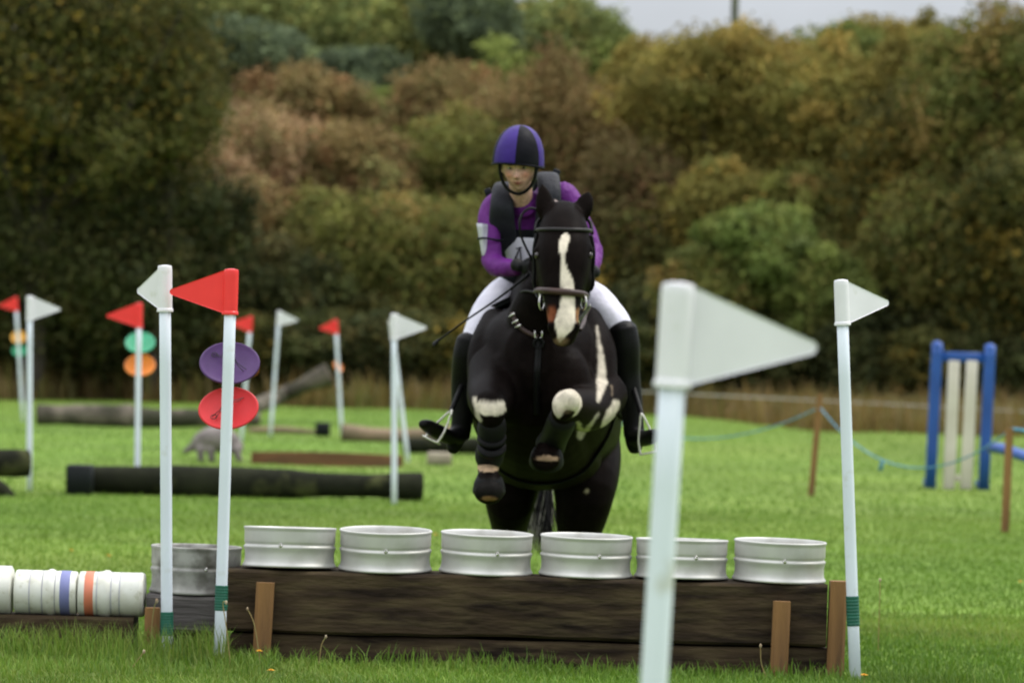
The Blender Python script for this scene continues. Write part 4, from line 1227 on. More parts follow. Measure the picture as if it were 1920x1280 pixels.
# coat colours, laid out on the animal itself; nostril and knee-crease shade painted in
N = len(V)
base = np.array([0.0045, 0.0035, 0.0033])
col = np.tile(base, (N, 1))
br = (vnoise(V, 5, 4) * .5 + .5)[:, None]
col = col * (1 - br * .5) + np.array([0.011, 0.0065, 0.005]) * br * .5
jit = vnoise(V, 45, 8) * 0.0028 + vnoise(V, 150, 9) * 0.003
WH = np.array([0.60, 0.54, 0.44])
def blob(c, r, soft=.25, power=2):
    q = (np.abs((V - np.array(c)) / np.array(r)) ** power).sum(1) ** (1 / power) + jit / min(r)
    return 1 - ss(1 - soft * .5, 1 + soft * .5, q)
def paint(m, c):
    global col
    m = m[:, None]
    col = col * (1 - m) + np.array(c) * m
# blaze
def blaze(pts, d):
    zs = [W(p[0], p[1], d).z for p in pts][::-1]
    xs = [W(p[0], p[1], d).x for p in pts][::-1]
    hw = [p[2] / 414.0 for p in pts][::-1]
    cx = np.interp(V[:, 2], zs, xs); h = np.interp(V[:, 2], zs, hw, left=0, right=0)
    m = (1 - ss(-.003, .003, np.abs(V[:, 0] - cx) - h + jit * .35)) * (h > .0015)
    return m * (V[:, 1] < 19.27)
mz = blaze([(1061, 436, 2), (1061, 442, 8), (1058, 452, 8.5), (1056, 462, 8), (1055, 472, 6), (1055, 480, 4), (1055, 486, 3.2), (1056, 493, 4), (1057, 502, 6), (1060, 515, 10), (1063, 530, 12.5), (1065, 548, 11.5), (1064, 570, 13.5),
            (1061, 590, 17), (1059, 605, 19), (1057, 618, 15), (1053, 628, 9), (1050, 636, 5), (1049, 642, 1)], 19.15)
c_ = W(1036, 590, 19.12)
paint(blob(c_, (.026, .08, .045), .8), (0.20, 0.062, 0.028))
paint(blob(W(1082, 595, 19.12), (.012, .08, .04), .8), (0.26, 0.13, 0.06))
paint(mz, WH)
pk = blob(W(1052, 640, 19.05), (.030, .06, .018), .9)
paint(pk * .6, (0.26, 0.17, 0.10))
for sx in (-1, 1):
    paint(blob(W(1057 + sx * 23, 613, 19.035), (.011, .05, .017), .5), (0.004, 0.003, 0.003))  # shade of the nostril hollow painted dark
# knees, pasterns and forearm patches
fr = (V[:, 1] < 19.45)
k1 = blob(W(921, 762, 19.12), (.066, .12, .042), .12, 2.6)
edge = ss(.0, .03, W(920, 752, 19.15).z + 0.010 * vnoise(V * np.array([1, 0, 0]), 170, 21) - V[:, 2] + .015)
paint(k1 * fr * edge, WH)
paint(blob(W(1062, 756, 19.1), (.076, .13, .074), .1) * fr * ss(-.35, -.2, vnoise(V, 30, 33) + (V[:, 2] - W(1062, 775, 19.1).z) * 30), WH)
paint(blob(W(1066, 748, 19.1), (.004, .1, .02), .8) * .35 * fr, (0.2, 0.15, 0.1))  # crease shade painted on the white knee
paint(blob(W(1062, 770, 19.1), (.03, .1, .012), 1.0) * .30 * fr, (0.30, 0.22, 0.14))  # lower, broader crease of the same knee, also painted shade
paint(blob(W(914, 876, 19.25), (.052, .15, .018), .2, 3) * (V[:, 1] < 19.42), (0.42, 0.30, 0.19))
paint(blob(W(1024, 858, 19.38), (.05, .12, .012), .3, 3), (0.40, 0.27, 0.18))
def stroke(p, q, r, soft=.25, y0=0, y1=99):
    """white streak between two points, given in the plane across the body"""
    a = np.array([p.x, p.z]); b_ = np.array([q.x, q.z])
    v = V[:, [0, 2]]
    t = np.clip(((v - a) @ (b_ - a)) / ((b_ - a) @ (b_ - a)), 0, 1)
    dd = np.linalg.norm(v - (a + t[:, None] * (b_ - a)), axis=1)
    rr = r[0] + (r[1] - r[0]) * t
    return (1 - ss(-.007, .007, dd - rr + jit)) * .88 * (V[:, 1] > y0) * (V[:, 1] < y1)
d_ = 19.8
paint(stroke(W(1119, 612, d_), W(1126, 668, d_), (.003, .012), y1=20.6), WH)
paint(stroke(W(1126, 668, d_), W(1127, 715, d_), (.012, .024), y1=20.6), WH)
paint(stroke(W(1127, 715, d_), W(1119, 748, d_), (.024, .009), y1=20.6), WH)
paint(stroke(W(1145, 722, d_), W(1146, 738, d_), (.004, .004), y1=20.9), (0.22, 0.17, 0.12))
paint(stroke(W(1153, 757, d_), W(1135, 790, d_), (.022, .021), y1=20.9), WH)
paint(stroke(W(1142, 770, d_), W(1128, 798, d_), (.020, .008), y1=20.9), WH)
paint(stroke(W(1082, 790, 19.5), W(1090, 812, 19.5), (.007, .014), y1=20.2), WH)
paint(stroke(W(1090, 820, 19.5), W(1120, 775, 19.5), (.016, .006), y1=20.2), WH * .8)
paint(stroke(W(891, 745, 19.5), W(899, 785, 19.5), (.010, .010), y1=20.2), WH)
paint(blob(W(1100, 918, 20.6), (.012, .4, .012), .8), (0.35, 0.3, 0.2))
# hooves
for (px, py, d) in ((917, 915, 19.2), (962, 1140, 21.12), (1082, 1148, 20.86)):
    paint(blob(W(px, py, d), (.12, .12, .05), .3), (0.014, 0.013, 0.012))
paint(blob(W(917, 934, 19.18), (.035, .1, .010), .5), (0.30, 0.16, 0.09))
mesh('body', V, Fc, M['coat'], horse, col=col)
# eyes
for sx in (-1, 1):
    mesh('eye', *ellipsoid(W(1057 + sx * 49, 479, 19.225), (.014, .020, .017), 16), M['iris'], horse)
# mane: short plaits along the crest, forelock tuft between the ears
mb = MB(); cc = []
def bunch(c, r, colr, n=60, seed=0):
    r_ = np.random.default_rng(seed)
    for i in range(n):
        d = Vector(r_.normal(size=3)).normalized()
        a = Vector(c) + d * r * .3
        b_ = Vector(c) + d * r * (0.9 + .4 * r_.random()) + Vector((0, 0, -r * .2))
        V_, F_ = tube([a, a.lerp(b_, .6) + Vector((0, 0, r * .1)), b_], [.003, .004, .001], k=2, n=4)
        mb.add(V_, F_); cc.extend([colr] * len(V_))
    V_, F_ = ellipsoid(c, (r * .85,) * 3, 12); mb.add(V_, F_); cc.extend([colr] * len(V_))
HB_ = (0.012, 0.010, 0.010)
bunch(W(1040, 383, 19.44), .022, (0.30, 0.24, 0.22), seed=1)
bunch(W(1054, 388, 19.43), .030, (0.05, 0.047, 0.055), seed=2)
bunch(W(1060, 400, 19.38), .026, (0.028, 0.026, 0.030), seed=3)
bunch(W(1050, 405, 19.36), .026, HB_, seed=4)
bunch(W(1068, 398, 19.40), .022, HB_, seed=5)
for i in range(9):
    t = i / 8
    bunch(W(1050 - 22 * t, 400 + 125 * t, 19.62 + .36 * t), .026, HB_, n=34, seed=10 + i)
mesh('mane', *mb.out(), M['hair'], horse, col=np.array(cc))
# tail
mb = MB(); cc = []
r_ = np.random.default_rng(5)
t0 = W(1034, 770, 21.5)
for i in range(260):
    u = r_.normal(size=2)
    wht = r_.random() < .35
    ex = 1015 + u[0] * 15 - (12 if wht else -4); ey = 985 + r_.random() * 55
    p0 = t0 + Vector((r_.normal() * .02, r_.normal() * .02, 0))
    p1 = W(1024 + u[0] * 5, 868, 21.66 + u[1] * .03); p2 = W(1016 + u[0] * 10, 935, 21.58 + u[1] * .06); p3 = W(ex, ey, 21.52 + u[1] * .1)
    V_, F_ = tube([p0, p1, p2, p3], [.005, .005, .004, .0008], k=3, n=4)
    mb.add(V_, F_); cc.extend([(0.34, 0.33, 0.27) if wht else (0.012, 0.011, 0.010)] * len(V_))
mesh('tail', *mb.out(), M['hair'], horse, col=np.array(cc))
# leg boots
def shell(st, mat, name, par=None, n=22, k=4, side=(1, 0, 0)):
    return mesh(name, *loft(st, k=k, n=n, side=side, cap=True), mat, par or horse)
b1 = shell([hp(922, 789, 19.19, .060, .060), hp(923, 800, 19.21, .063), hp(921, 830, 19.27, .060), hp(918, 852, 19.30, .066), hp(917, 866, 19.31, .060)], M['boot_fab'], 'leg_boot')
mb = MB()
for py in (800, 818, 836):
    mb.add(*loft([hp(922, py, 19.225, .0655), hp(922, py + 7, 19.24, .0655)], k=1, n=22, cap=False))
mesh('straps', *mb.out(), M['leather'], b1)
b2 = shell([hp(1055, 783, 19.23, .062, .062), hp(1050, 796, 19.30, .066), hp(1040, 818, 19.42, .063), hp(1032, 834, 19.49, .070)], M['boot_fab'], 'leg_boot')
for c, r in (((917, 908, 19.22), .074), ((1025, 855, 19.42), .079)):
    q = W(*c)
    V_, F_ = lathe([(r * .68, .042), (r * .80, .030), (r * .93, .005), (r * 1.0, -.028), (r * 1.0, -.036), (r * .93, -.036), (r * .85, -.005), (r * .7, .03)], 30)
    rot = Matrix.Rotation(R(24 if c[0] < 1000 else 40), 3, 'X')
    mesh('overreach_boot', [q + rot @ Vector(v) for v in V_], F_, M['boot_fab'], horse)

# bridle
bridle = bpy.data.objects.new('bridle', None); C.objects.link(bridle); bridle.parent = horse
def strap(pts, w, mat, name, par, th=.0035, k=5, face=(0, -1, 0)):
    """flat strap whose broad side looks along face"""
    Q = catmull(np.array([tuple(p) for p in pts]), k)
    T = np.gradient(Q, axis=0); T /= np.linalg.norm(T, axis=1)[:, None]
    f = np.array(face, float)
    V_ = []; F_ = []
    for p, t in zip(Q, T):
        s = np.cross(t, f); s /= np.linalg.norm(s) + 1e-9
        nn = np.cross(s, t)
        for a, b_ in ((-1, -1), (-.8, 1), (.8, 1), (1, -1)):
            V_.append(p + s * a * w / 2 + nn * b_ * th)
    m = len(Q)
    for i in range(m - 1):
        for j in range(4):
            F_.append((i * 4 + j, i * 4 + (j + 1) % 4, (i + 1) * 4 + (j + 1) % 4, (i + 1) * 4 + j))
    F_.append((3, 2, 1, 0)); F_.append((m * 4 - 4, m * 4 - 3, m * 4 - 2, m * 4 - 1))
    return mesh(name, V_, F_, mat, par)
from mathutils.bvhtree import BVHTree
bvh = BVHTree.FromPolygons([tuple(v) for v in V], [tuple(int(i) for i in f) for f in Fc])
def on_skin(px, py, d, off=.006, into=1.2):
    """the point of the coat lying straight behind the given point, lifted off by the strap's thickness"""
    q = W(px, py, d)
    hit = bvh.ray_cast(q - Vector((0, .9, 0)), Vector((0, 1, 0)), into + .9)
    if hit[0] is None: 
        nr = bvh.find_nearest(q)
        return nr[0] + nr[1] * off
    return hit[0] + hit[1] * off
def wrap(pts, d, off=.006, n=14, ry=.14):
    """strap path round the front of the head: photo positions give height and side, the coat gives depth"""
    out = []
    for (x, y) in pts:
        out.append(on_skin(x, y, d, off))
    return out
def around(py0, py1, pxc, hw, d0, off=.008, n=17, a0=-115, a1=115, dz=.1, drop=0):
    """band round the head at one height: points pushed onto the coat from outside"""
    out = []
    for a in np.linspace(a0, a1, n):
        x = pxc + hw * math.sin(R(a))
        y = py0 + (py1 - py0) * (x - (pxc - hw)) / (2 * hw) + drop * (1 - math.cos(R(a)))
        c0 = W(pxc, y, d0)
        dr = Vector((math.sin(R(a)), -math.cos(R(a)), 0))
        st = c0 + dr * .5; st.z = W(x, y, d0).z
        h = bvh.ray_cast(st, -dr, .5)
        out.append((h[0] + dr * off) if h[0] is not None else W(x, y, d0))
    return out
mesh('browband', *tube(around(431, 433, 1057, 55, 19.36, .007), .0085, k=4, n=10), pm('browband_leather', (0.022, 0.02, 0.02), (0.014, 0.013, 0.013), rough=.45, spec=.2), bridle)
nb = around(543, 553, 1055, 42, 19.24, .010, drop=2)
mesh('noseband', *tube(nb, .0155, k=4, n=14), M['brown_leather'], bridle)
for sx, n0 in ((-1, nb[3]), (1, nb[-4])):
    mb = []
    for (x, y) in ((sx * 57 + 1057, 440), (sx * 54 + 1057, 470), (sx * 50 + 1057, 505), (sx * 43 + 1056, 540), (sx * 38 + 1055, 560)):
        c0 = W(1057, y, 19.33)
        a = R(72) * sx
        dr = Vector((math.sin(a), -math.cos(a), 0))
        st = c0 + dr * .5
        h = bvh.ray_cast(st, -dr, .5)
        mb.append((h[0] + dr * .007) if h[0] is not None else W(x, y, 19.3))
    mesh('cheekpiece', *tube(mb, .0075, k=4, n=8), M['leather'], bridle)
    # loose ring bit
    bx = W(1055 + sx * 39, 567, 19.14)
    rg = [bx + Vector((math.sin(a) * .012 * sx, math.sin(a) * -.02, math.cos(a) * .033)) for a in np.linspace(0, 2 * math.pi, 17)]
    mesh('bit_ring', *tube(rg, .0042, k=3, n=8), M['steel'], bridle)
    mesh('buckle', *tube([W(1055 + sx * 42, 553, 19.15) + Vector((sx * .004 * k_, 0, z_)) for k_, z_ in ((0, .012), (1, .012), (1, -.012), (0, -.012), (0, .012))], .003, k=1, n=6), M['steel'], bridle)
# headpiece behind the ears
mesh('headpiece', *tube([W(1004, 436, 19.38), W(1012, 412, 19.44), W(1057, 397, 19.50), W(1102, 412, 19.44), W(1110, 438, 19.38)], .009, k=5, n=8), M['leather'], bridle)
# breastplate
bp = bpy.data.objects.new('breastplate', None); C.objects.link(bp); bp.parent = horse
def skin_path(pts, d=19.0, off=.007):
    return [on_skin(x, y, d, off) for x, y in pts]
strap(skin_path([(962, 585), (972, 604), (984, 618), (1000, 628), (1010, 632)]), .022, M['brown_leather'], 'left_strap', bp)
strap(skin_path([(1112, 575), (1104, 590), (1098, 604), (1090, 618)]), .022, M['brown_leather'], 'right_strap', bp)
strap(skin_path([(1012, 636), (1010, 668), (1008, 700), (1007, 740), (1008, 780)]), .030, M['leather'], 'chest_strap', bp)
q = on_skin(1011, 626, 19, .014)
mb = MB()
mb.add(*tube([q + Vector((x, 0, z)) for x, z in ((-.016, .016), (-.016, -.010), (-.008, -.018), (.008, -.018), (.016, -.010), (.016, .016))], .0035, k=2, n=6))
mesh('buckle', *mb.out(), M['steel'], bp)
mesh('chest_ring', *tube([on_skin(1011, 645, 19, .012) + Vector((math.sin(a) * .022, 0, math.cos(a) * .022)) for a in np.linspace(0, 6.283, 13)], .006, k=2, n=8), M['leather'], bp)
for (x, y) in ((965, 590), (971, 602), (976, 611)):
    mb = MB(); mb.add(*tube([on_skin(x - 5, y + 3, 19, .014), on_skin(x + 5, y - 4, 19, .014)], .005, k=1, n=6))
    mesh('keeper', *mb.out(), M['steel'], bp)
# saddle, girth, cloth
saddle = bpy.data.objects.new('saddle', None); C.objects.link(saddle); saddle.parent = horse
def saddle_sheet(name, y0, y1, aw0, aw1, off, mat, thick, py_top=(0, 0), n1=18, n2=30, trim=None):
    """padded sheet thrown over the back: rings round the trunk between two depths"""
    V_ = []; F_ = []
    cx0, cx1 = W(1015, 740, y0), W(1025, 770, y1)
    for i in range(n1 + 1):
        t = i / n1
        y = y0 + (y1 - y0) * t
        c0 = cx0.lerp(cx1, t); 
        aw = aw0 + (aw1 - aw0) * t
        for k_ in range(n2 + 1):
            a = R(-aw + 2 * aw * k_ / n2)
            dr = Vector((math.sin(a), 0, math.cos(a)))
            st = Vector((c0.x, y, c0.z)) + dr * .9
            h = bvh.ray_cast(st, -dr, .9)
            rr = (h[0] - Vector((c0.x, y, c0.z))).length if h[0] is not None else .38
            rr = min(rr, .46)
            V_.append(Vector((c0.x, y, c0.z)) + dr * (rr + off))
    m = n2 + 1
    K = len(V_)
    c_mid = Vector(((cx0.x + cx1.x) / 2, 0, (cx0.z + cx1.z) / 2))
    # relax the radial jumps
    A = np.array([tuple(v) for v in V_]).reshape(n1 + 1, m, 3)
    for _ in range(3):
        A[1:-1] = (A[:-2] + 2 * A[1:-1] + A[2:]) / 4
        A[:, 1:-1] = (A[:, :-2] + 2 * A[:, 1:-1] + A[:, 2:]) / 4
    A2 = A.copy()
    for i in range(n1 + 1):
        t = i / n1
        c0 = cx0.lerp(cx1, t)
        o_ = A[i] - np.array([c0.x, A[i, 0, 1], c0.z]); o_[:, 1] = 0
        o_ /= np.linalg.norm(o_, axis=1)[:, None]
        A2[i] = A[i] + o_ * thick
    VV = np.concatenate([A.reshape(-1, 3), A2.reshape(-1, 3)])
    for i in range(n1):
        for j in range(m - 1):
            a = i * m + j
            F_.append((a, a + m, a + m + 1, a + 1)); F_.append((K + a, K + a + 1, K + a + m + 1, K + a + m))
    for i in range(n1):
        for j in (0, m - 1):
            a = i * m + j; F_.append((a, a + m, K + a + m, K + a) if j else (a, K + a, K + a + m, a + m))
    for j in range(m - 1):
        for i in (0, n1):
            a = i * m + j; F_.append((a, a + 1, K + a + 1, K + a) if i == 0 else (a, K + a, K + a + 1, a + 1))
    return mesh(name, VV, F_, mat, saddle)
saddle_sheet('saddle_cloth', 20.02, 20.62, 100, 96, .006, M['pad'], .012)
saddle_sheet('flap', 20.06, 20.45, 88, 84, .026, M['leather'], .012)
cz = W(1012, 560, 20.3)
mesh('seat', *loft([(cz.x - .0, 20.12, cz.z + .02, .10, .055), (cz.x, 20.2, cz.z + .0, .13, .05), (cz.x + .01, 20.36, cz.z - .03, .17, .045), (cz.x + .02, 20.54, cz.z - .03, .17, .05), (cz.x + .02, 20.62, cz.z + .01, .13, .035)], n=24, side=(1, 0, 0)), M['leather'], saddle)
# girth passing under the chest
gp = []
for a in np.linspace(95, 265, 22):
    dr = Vector((math.sin(R(a)), 0, math.cos(R(a))))
    c0 = W(1015, 745, 20.2)
    h = bvh.ray_cast(c0 + dr * 1.0, -dr, 1.0)
    gp.append(h[0] + dr * .002 if h[0] is not None else c0 + dr * .4)
Q = np.array([tuple(p) for p in gp]); Q[1:-1] = (Q[:-2] + 2 * Q[1:-1] + Q[2:]) / 4
strap([Vector(q) for q in Q], .09, M['leather'], 'girth', saddle, k=3, face=(0, 0, 1)) if False else mesh('girth', *loft([(*q, .045, .004) for q in Q], k=2, n=12, side=(0, 1, 0), power=4), M['pad'], saddle)
def stirrup(top, lowi, lowo, backv, leather_from, label=None):
    """arched iron with a flat tread, hanging from its leather"""
    pts = [lowi, lowi.lerp(top, .35) + (lowi - lowo) * .14, lowi.lerp(top, .75) + (lowi - lowo) * .10, top + (lowi - lowo) * .05, top + (lowo - lowi) * .05,
           lowo.lerp(top, .75) + (lowo - lowi) * .12, lowo.lerp(top, .35) + (lowo - lowi) * .14, lowo]
    o = mesh('stirrup_iron', *tube(pts, [.006, .0055, .005, .006, .006, .005, .0055, .006], k=5, n=8), M['iron_white'], saddle)
    e = (lowo - lowi).normalized()
    up_ = (top - (lowi + lowo) / 2).normalized()
    f = e.cross(up_).normalized()
    L = (lowo - lowi).length / 2 + .006
    c0 = (lowi + lowo) / 2
    rot = Matrix((e, f, up_)).transposed()
    mesh('tread', *box(c0, (2 * L, .036, .009), rot=rot, bev=.003), M['iron_white'], o)
    strap([leather_from, leather_from.lerp(top, .5) + Vector((0, -.005, 0)), top], .025, M['leather'], 'stirrup_leather', saddle)
stirrup(W(846, 771, 19.86), W(820, 830, 19.84), W(798, 819, 19.93), None, W(880, 690, 20.12))
stirrup(W(1203, 778, 19.86), W(1201, 852, 19.86), W(1232, 846, 19.86), None, W(1176, 690, 20.12))

# ------------------------------------------------------------------ rider
RX = W(995, 545, 20.3)
rider = thing('person', (RX.x, 20.3, RX.z), 'rider in purple and black helmet, purple sleeves and white breeches crouching over the horse', 'person')
rider.location = (RX.x, 20.3, 0)
SK = np.array([0.56, 0.34, 0.255])
# head in its own frame: x right, y back, z up, origin between the ears
def head_mesh(n=150):
    V_ = []; F_ = []
    m = 120
    th = np.linspace(0.0001, math.pi - .0001, m); ph = np.linspace(0, 2 * math.pi, n, endpoint=False)
    T, Ph = np.meshgrid(th, ph, indexing='ij')
    X = np.sin(T) * np.sin(Ph); Y = -np.sin(T) * np.cos(Ph); Z = np.cos(T)      # Ph=0 faces the camera
    rz = .122
    z = Z * rz
    x = X * .075; y = Y * .094
    low = np.clip(-Z, 0, 1)
    x *= 1 - .34 * low ** 1.7
    jaw = np.where(Y < 0, 1 - .10 * low ** 2, 1 - .45 * low)
    y *= jaw
    x *= 1 + .03 * np.exp(-((z - .045) / .05) ** 2)
    front = np.clip(-Y, 0, 1) ** .5
    g = lambda cx, cz, sx, sz: np.exp(-((x - cx) / sx) ** 2 - ((z - cz) / sz) ** 2) * (Y < 0)
    dy = np.zeros_like(x)
    dy += .020 * g(0, -.030, .0115, .014) + .010 * g(0, -.010, .0075, .022) + .006 * g(-.011, -.035, .006, .007) + .006 * g(.011, -.035, .006, .007)
    dy -= .011 * g(-.031, .004, .017, .011) + .011 * g(.031, .004, .017, .011)
    dy += .005 * g(-.030, .019, .018, .006) + .005 * g(.030, .019, .018, .006)
    dy += .006 * g(-.040, -.024, .018, .016) + .006 * g(.040, -.024, .018, .016)
    dy += .0065 * g(0, -.0585, .020, .0048) + .0075 * g(0, -.0695, .016, .0055) - .006 * g(0, -.0640, .024, .0022)
    dy -= .004 * g(0, -.082, .022, .006)
    dy += .010 * g(0, -.100, .018, .014)
    dy += .008 * g(0, -.06, .035, .03)
    y = y - dy * 1.0
    P = np.stack([x, y, z], -1).reshape(-1, 3)
    for i in range(m - 1):
        for j in range(n):
            a = i * n + j; b_ = i * n + (j + 1) % n
            F_.append((a, a + n, b_ + n, b_))
    F_.append(tuple(range(n))); F_.append(tuple(range((m - 1) * n, m * n))[::-1])
    return P, F_
HC = W(973, 311, 19.85)
HR = Matrix.Rotation(R(-7), 3, 'Z') @ Matrix.Rotation(R(14), 3, 'X') @ Matrix.Rotation(R(-3), 3, 'Y')
hV, hF = head_mesh()
hl = hV.copy()
hW = np.array([tuple(HC + HR @ Vector(v)) for v in hV])
B = [(hW, hF)]
for sx in (-1, 1):
    B.append(ellipsoid(HC + HR @ Vector((sx * .077, .012, -.008)), (.009, .020, .030), 12, rot=HR))
B.append(loft([hp(980, 398, 20.03, .045), hp(978, 372, 19.95, .053), hp(975, 345, 19.90, .052), hp(973, 320, 19.88, .05)], n=20))
# trunk under the clothes
B.append(loft([hp(1004, 565, 20.42, .15, .11), hp(1000, 525, 20.36, .135, .10), hp(996, 475, 20.24, .12, .09), hp(992, 425, 20.13, .13, .08), hp(990, 388, 20.05, .135, .055), hp(985, 378, 20.02, .07, .04)], n=26))
LSH, LEL, LHA = (921, 392, 20.02), (922, 487, 19.93), (984, 503, 19.72)
RSH, REL, RHA = (1064, 374, 20.04), (1113, 470, 19.98), (1096, 512, 19.74)
B.append(loft([hp(*LSH, .045), hp(*LEL, .034), ], n=16)); B.append(loft([hp(*LEL, .030), hp(935, 497, 19.88, .028), hp(972, 502, 19.765, .024)], n=16))
B.append(loft([hp(*RSH, .045), hp(*REL, .034)], n=16)); B.append(loft([hp(*REL, .030), hp(1100, 508, 19.79, .024)], n=16))
LKN, RKN = (888, 640, 20.02), (1165, 618, 20.02)
B.append(loft([hp(972, 550, 20.40, .075), hp(948, 562, 20.28, .070), hp(918, 594, 20.14, .062), hp(*LKN, .046)], n=18)); B.append(loft([hp(1034, 547, 20.40, .075), hp(1075, 554, 20.28, .070), hp(1122, 578, 20.14, .062), hp(*RKN, .046)], n=18))
B.append(loft([hp(*LKN, .052), hp(872, 705, 20.08, .05), hp(865, 795, 20.08, .032), hp(862, 818, 20.08, .028)], n=16))
B.append(loft([hp(856, 822, 20.08, .024), hp(835, 815, 19.98, .026, .02), hp(812, 804, 19.91, .022, .015)], n=14))
B.append(loft([hp(*RKN, .052), hp(1175, 700, 20.06, .05), hp(1188, 795, 20.05, .032), hp(1189, 818, 20.05, .028)], n=16))
B.append(loft([hp(1190, 824, 20.03, .026), hp(1206, 822, 19.95, .026, .02), hp(1220, 818, 19.86, .022, .015)], n=14))
def hand(c, out, back, up_, curl=1.0, s=1.0, thumb=1):
    """fist: palm with five bent fingers. out = from wrist to knuckles, up_ = towards the thumb side"""
    c = Vector(c); o = Vector(out).normalized(); u = Vector(up_); u = (u - o * u.dot(o)).normalized(); n_ = o.cross(u).normalized() * back
    parts = [loft([(*(c - o * .035 * s), .024 * s, .018 * s), (*(c), .036 * s, .020 * s), (*(c + o * .035 * s), .038 * s, .017 * s)], k=3, n=16, side=tuple(u))]
    for i, (off, ln) in enumerate(((.030, .92), (.010, 1.0), (-.010, .94), (-.029, .76))):
        k0 = c + o * .040 * s + u * off * s
        a = [k0]
        ang = 0
        for seg, da in ((.030 * ln, 48), (.024 * ln, 78), (.020 * ln, 62)):
            ang += da * curl
            a.append(a[-1] + (o * math.cos(R(ang)) + n_ * math.sin(R(ang))) * seg * s)
        parts.append(loft([(*a[0], .0098 * s), (*a[1], .0092 * s), (*a[2], .0086 * s), (*a[3], .0075 * s)], k=3, n=10))
    t0_ = c - o * .012 * s + u * .026 * s
    t1_ = t0_ + (o * .6 + u * .5 + n_ * .5).normalized() * .030 * s
    t2_ = t1_ + (o * .75 + n_ * .65 - u * .15).normalized() * .026 * s
    parts.append(loft([(*t0_, .013 * s), (*t1_, .0105 * s), (*t2_, .0085 * s)], k=3, n=10))
    return parts
LH = W(988, 502, 19.70); RH = W(1094, 514, 19.70)
hl_ = hand(LH, (.9, -.35, -.25), -1, (0.1, -.3, .95), s=.92)
hr_ = hand(RH, (-.9, -.35, -.25), 1, (-.1, -.3, .95), s=.92)
B += hl_ + hr_
bV, bF = fuse(B, .0036, 1, .4)
# colouring of the face
inv = HR.inverted()
L_ = (bV - np.array(HC)) @ np.array(HR)      # rows times HR = inverse rotation
n = len(bV)
bc = np.tile(SK, (n, 1))
def fm(cx, cz, sx, sz): return np.exp(-((L_[:, 0] - cx) / sx) ** 2 - ((L_[:, 2] - cz) / sz) ** 2)[:, None] * (L_[:, 1] < -.02)[:, None] * (np.abs(L_[:, 2]) < .14)[:, None]
for sx in (-1, 1):
    k = fm(sx * .042, -.028, .022, .020) * .6; bc = bc * (1 - k) + np.array([0.52, 0.155, 0.12]) * k
    k = np.clip(fm(sx * .031, .022, .018, .0045) * 1.3, 0, 1); bc = bc * (1 - k) + np.array([0.10, 0.055, 0.035]) * k
    k = np.clip(fm(sx * .031, .003, .016, .006) * .8, 0, 1); bc = bc * (1 - k) + np.array([0.13, 0.075, 0.05]) * k
k = np.clip(fm(0, -.033, .014, .010) * .45, 0, 1); bc = bc * (1 - k) + np.array([0.52, 0.18, 0.14]) * k
k = np.clip(fm(0, -.064, .021, .0085) * 1.15, 0, 1); bc = bc * (1 - k) + np.array([0.36, 0.095, 0.085]) * k
k = np.clip(fm(0, -.064, .023, .0022) * 1.0, 0, 1); bc = bc * (1 - k) + np.array([0.10, 0.03, 0.03]) * k
mesh('body', bV, bF, M['skin'], rider, col=bc)
for sx in (-1, 1):
    p = HC + HR @ Vector((sx * .031, -.0705, .0045))
    e_ = mesh('eye', *ellipsoid(p, (.0135, .011, .0075), 16), M['eye_white'], rider)
    mesh('iris', *ellipsoid(p + Vector((0, -.0085, 0)), (.0062, .0042, .0058), 12), M['iris'], e_)
# hair tucked under the helmet, a little showing at the temples
mb = MB()
for sx in (-1, 1):
    for i in range(26):
        a = i / 25
        p0 = HC + HR @ Vector((sx * .076, -.02 + .05 * a, .045)); p1 = HC + HR @ Vector((sx * .081, -.012 + .055 * a, .005)); p2 = HC + HR @ Vector((sx * .076, .01 + .055 * a, -.035))
        mb.add(*tube([p0, p1, p2], [.004, .004, .002], k=3, n=5))
mesh('hair', *mb.out(), pm('blond_hair', (0.22, 0.15, 0.08), (0.14, 0.09, 0.05), scale=60, rough=.5), rider)
# helmet with a two-coloured silk: six panels, alternately purple and black
HM = W(971.5, 303, 19.865)
hel = MB(); fm_ = []
n_az, n_el = 72, 26
HRm = Matrix.Rotation(R(-6), 3, 'Z') @ Matrix.Rotation(R(9), 3, 'X') @ Matrix.Rotation(R(3.0), 3, 'Y')
V_ = []; F_ = []
ring_in = []
for i in range(n_el + 1):
    el = i / n_el * math.pi / 2
    for j in range(n_az):
        az = 2 * math.pi * j / n_az
        sa, ca = math.sin(az), math.cos(az)       # az=0 front
        rx_, ry_, rz_ = .1215, .148, .170
        ce = math.cos(el) ** .86; se = math.sin(el) ** 1.0
        x = rx_ * sa * ce; y = -ry_ * ca * ce; z = rz_ * se
        drop = -.030 * (1 - ca) / 2 - .010 * abs(sa) ** 3
        if i == 0: z += drop; x *= .975; y *= .975
        elif i < 6: z += drop * (1 - i / 6)
        V_.append(HM + HRm @ Vector((x, y, z)))
for i in range(n_el):
    for j in range(n_az):
        a = i * n_az + j; b_ = i * n_az + (j + 1) % n_az
        F_.append((a, b_, b_ + n_az, a + n_az))
        jj = (j + 0) % n_az
        fm_.append(0 if (jj // 12) % 2 else 1)
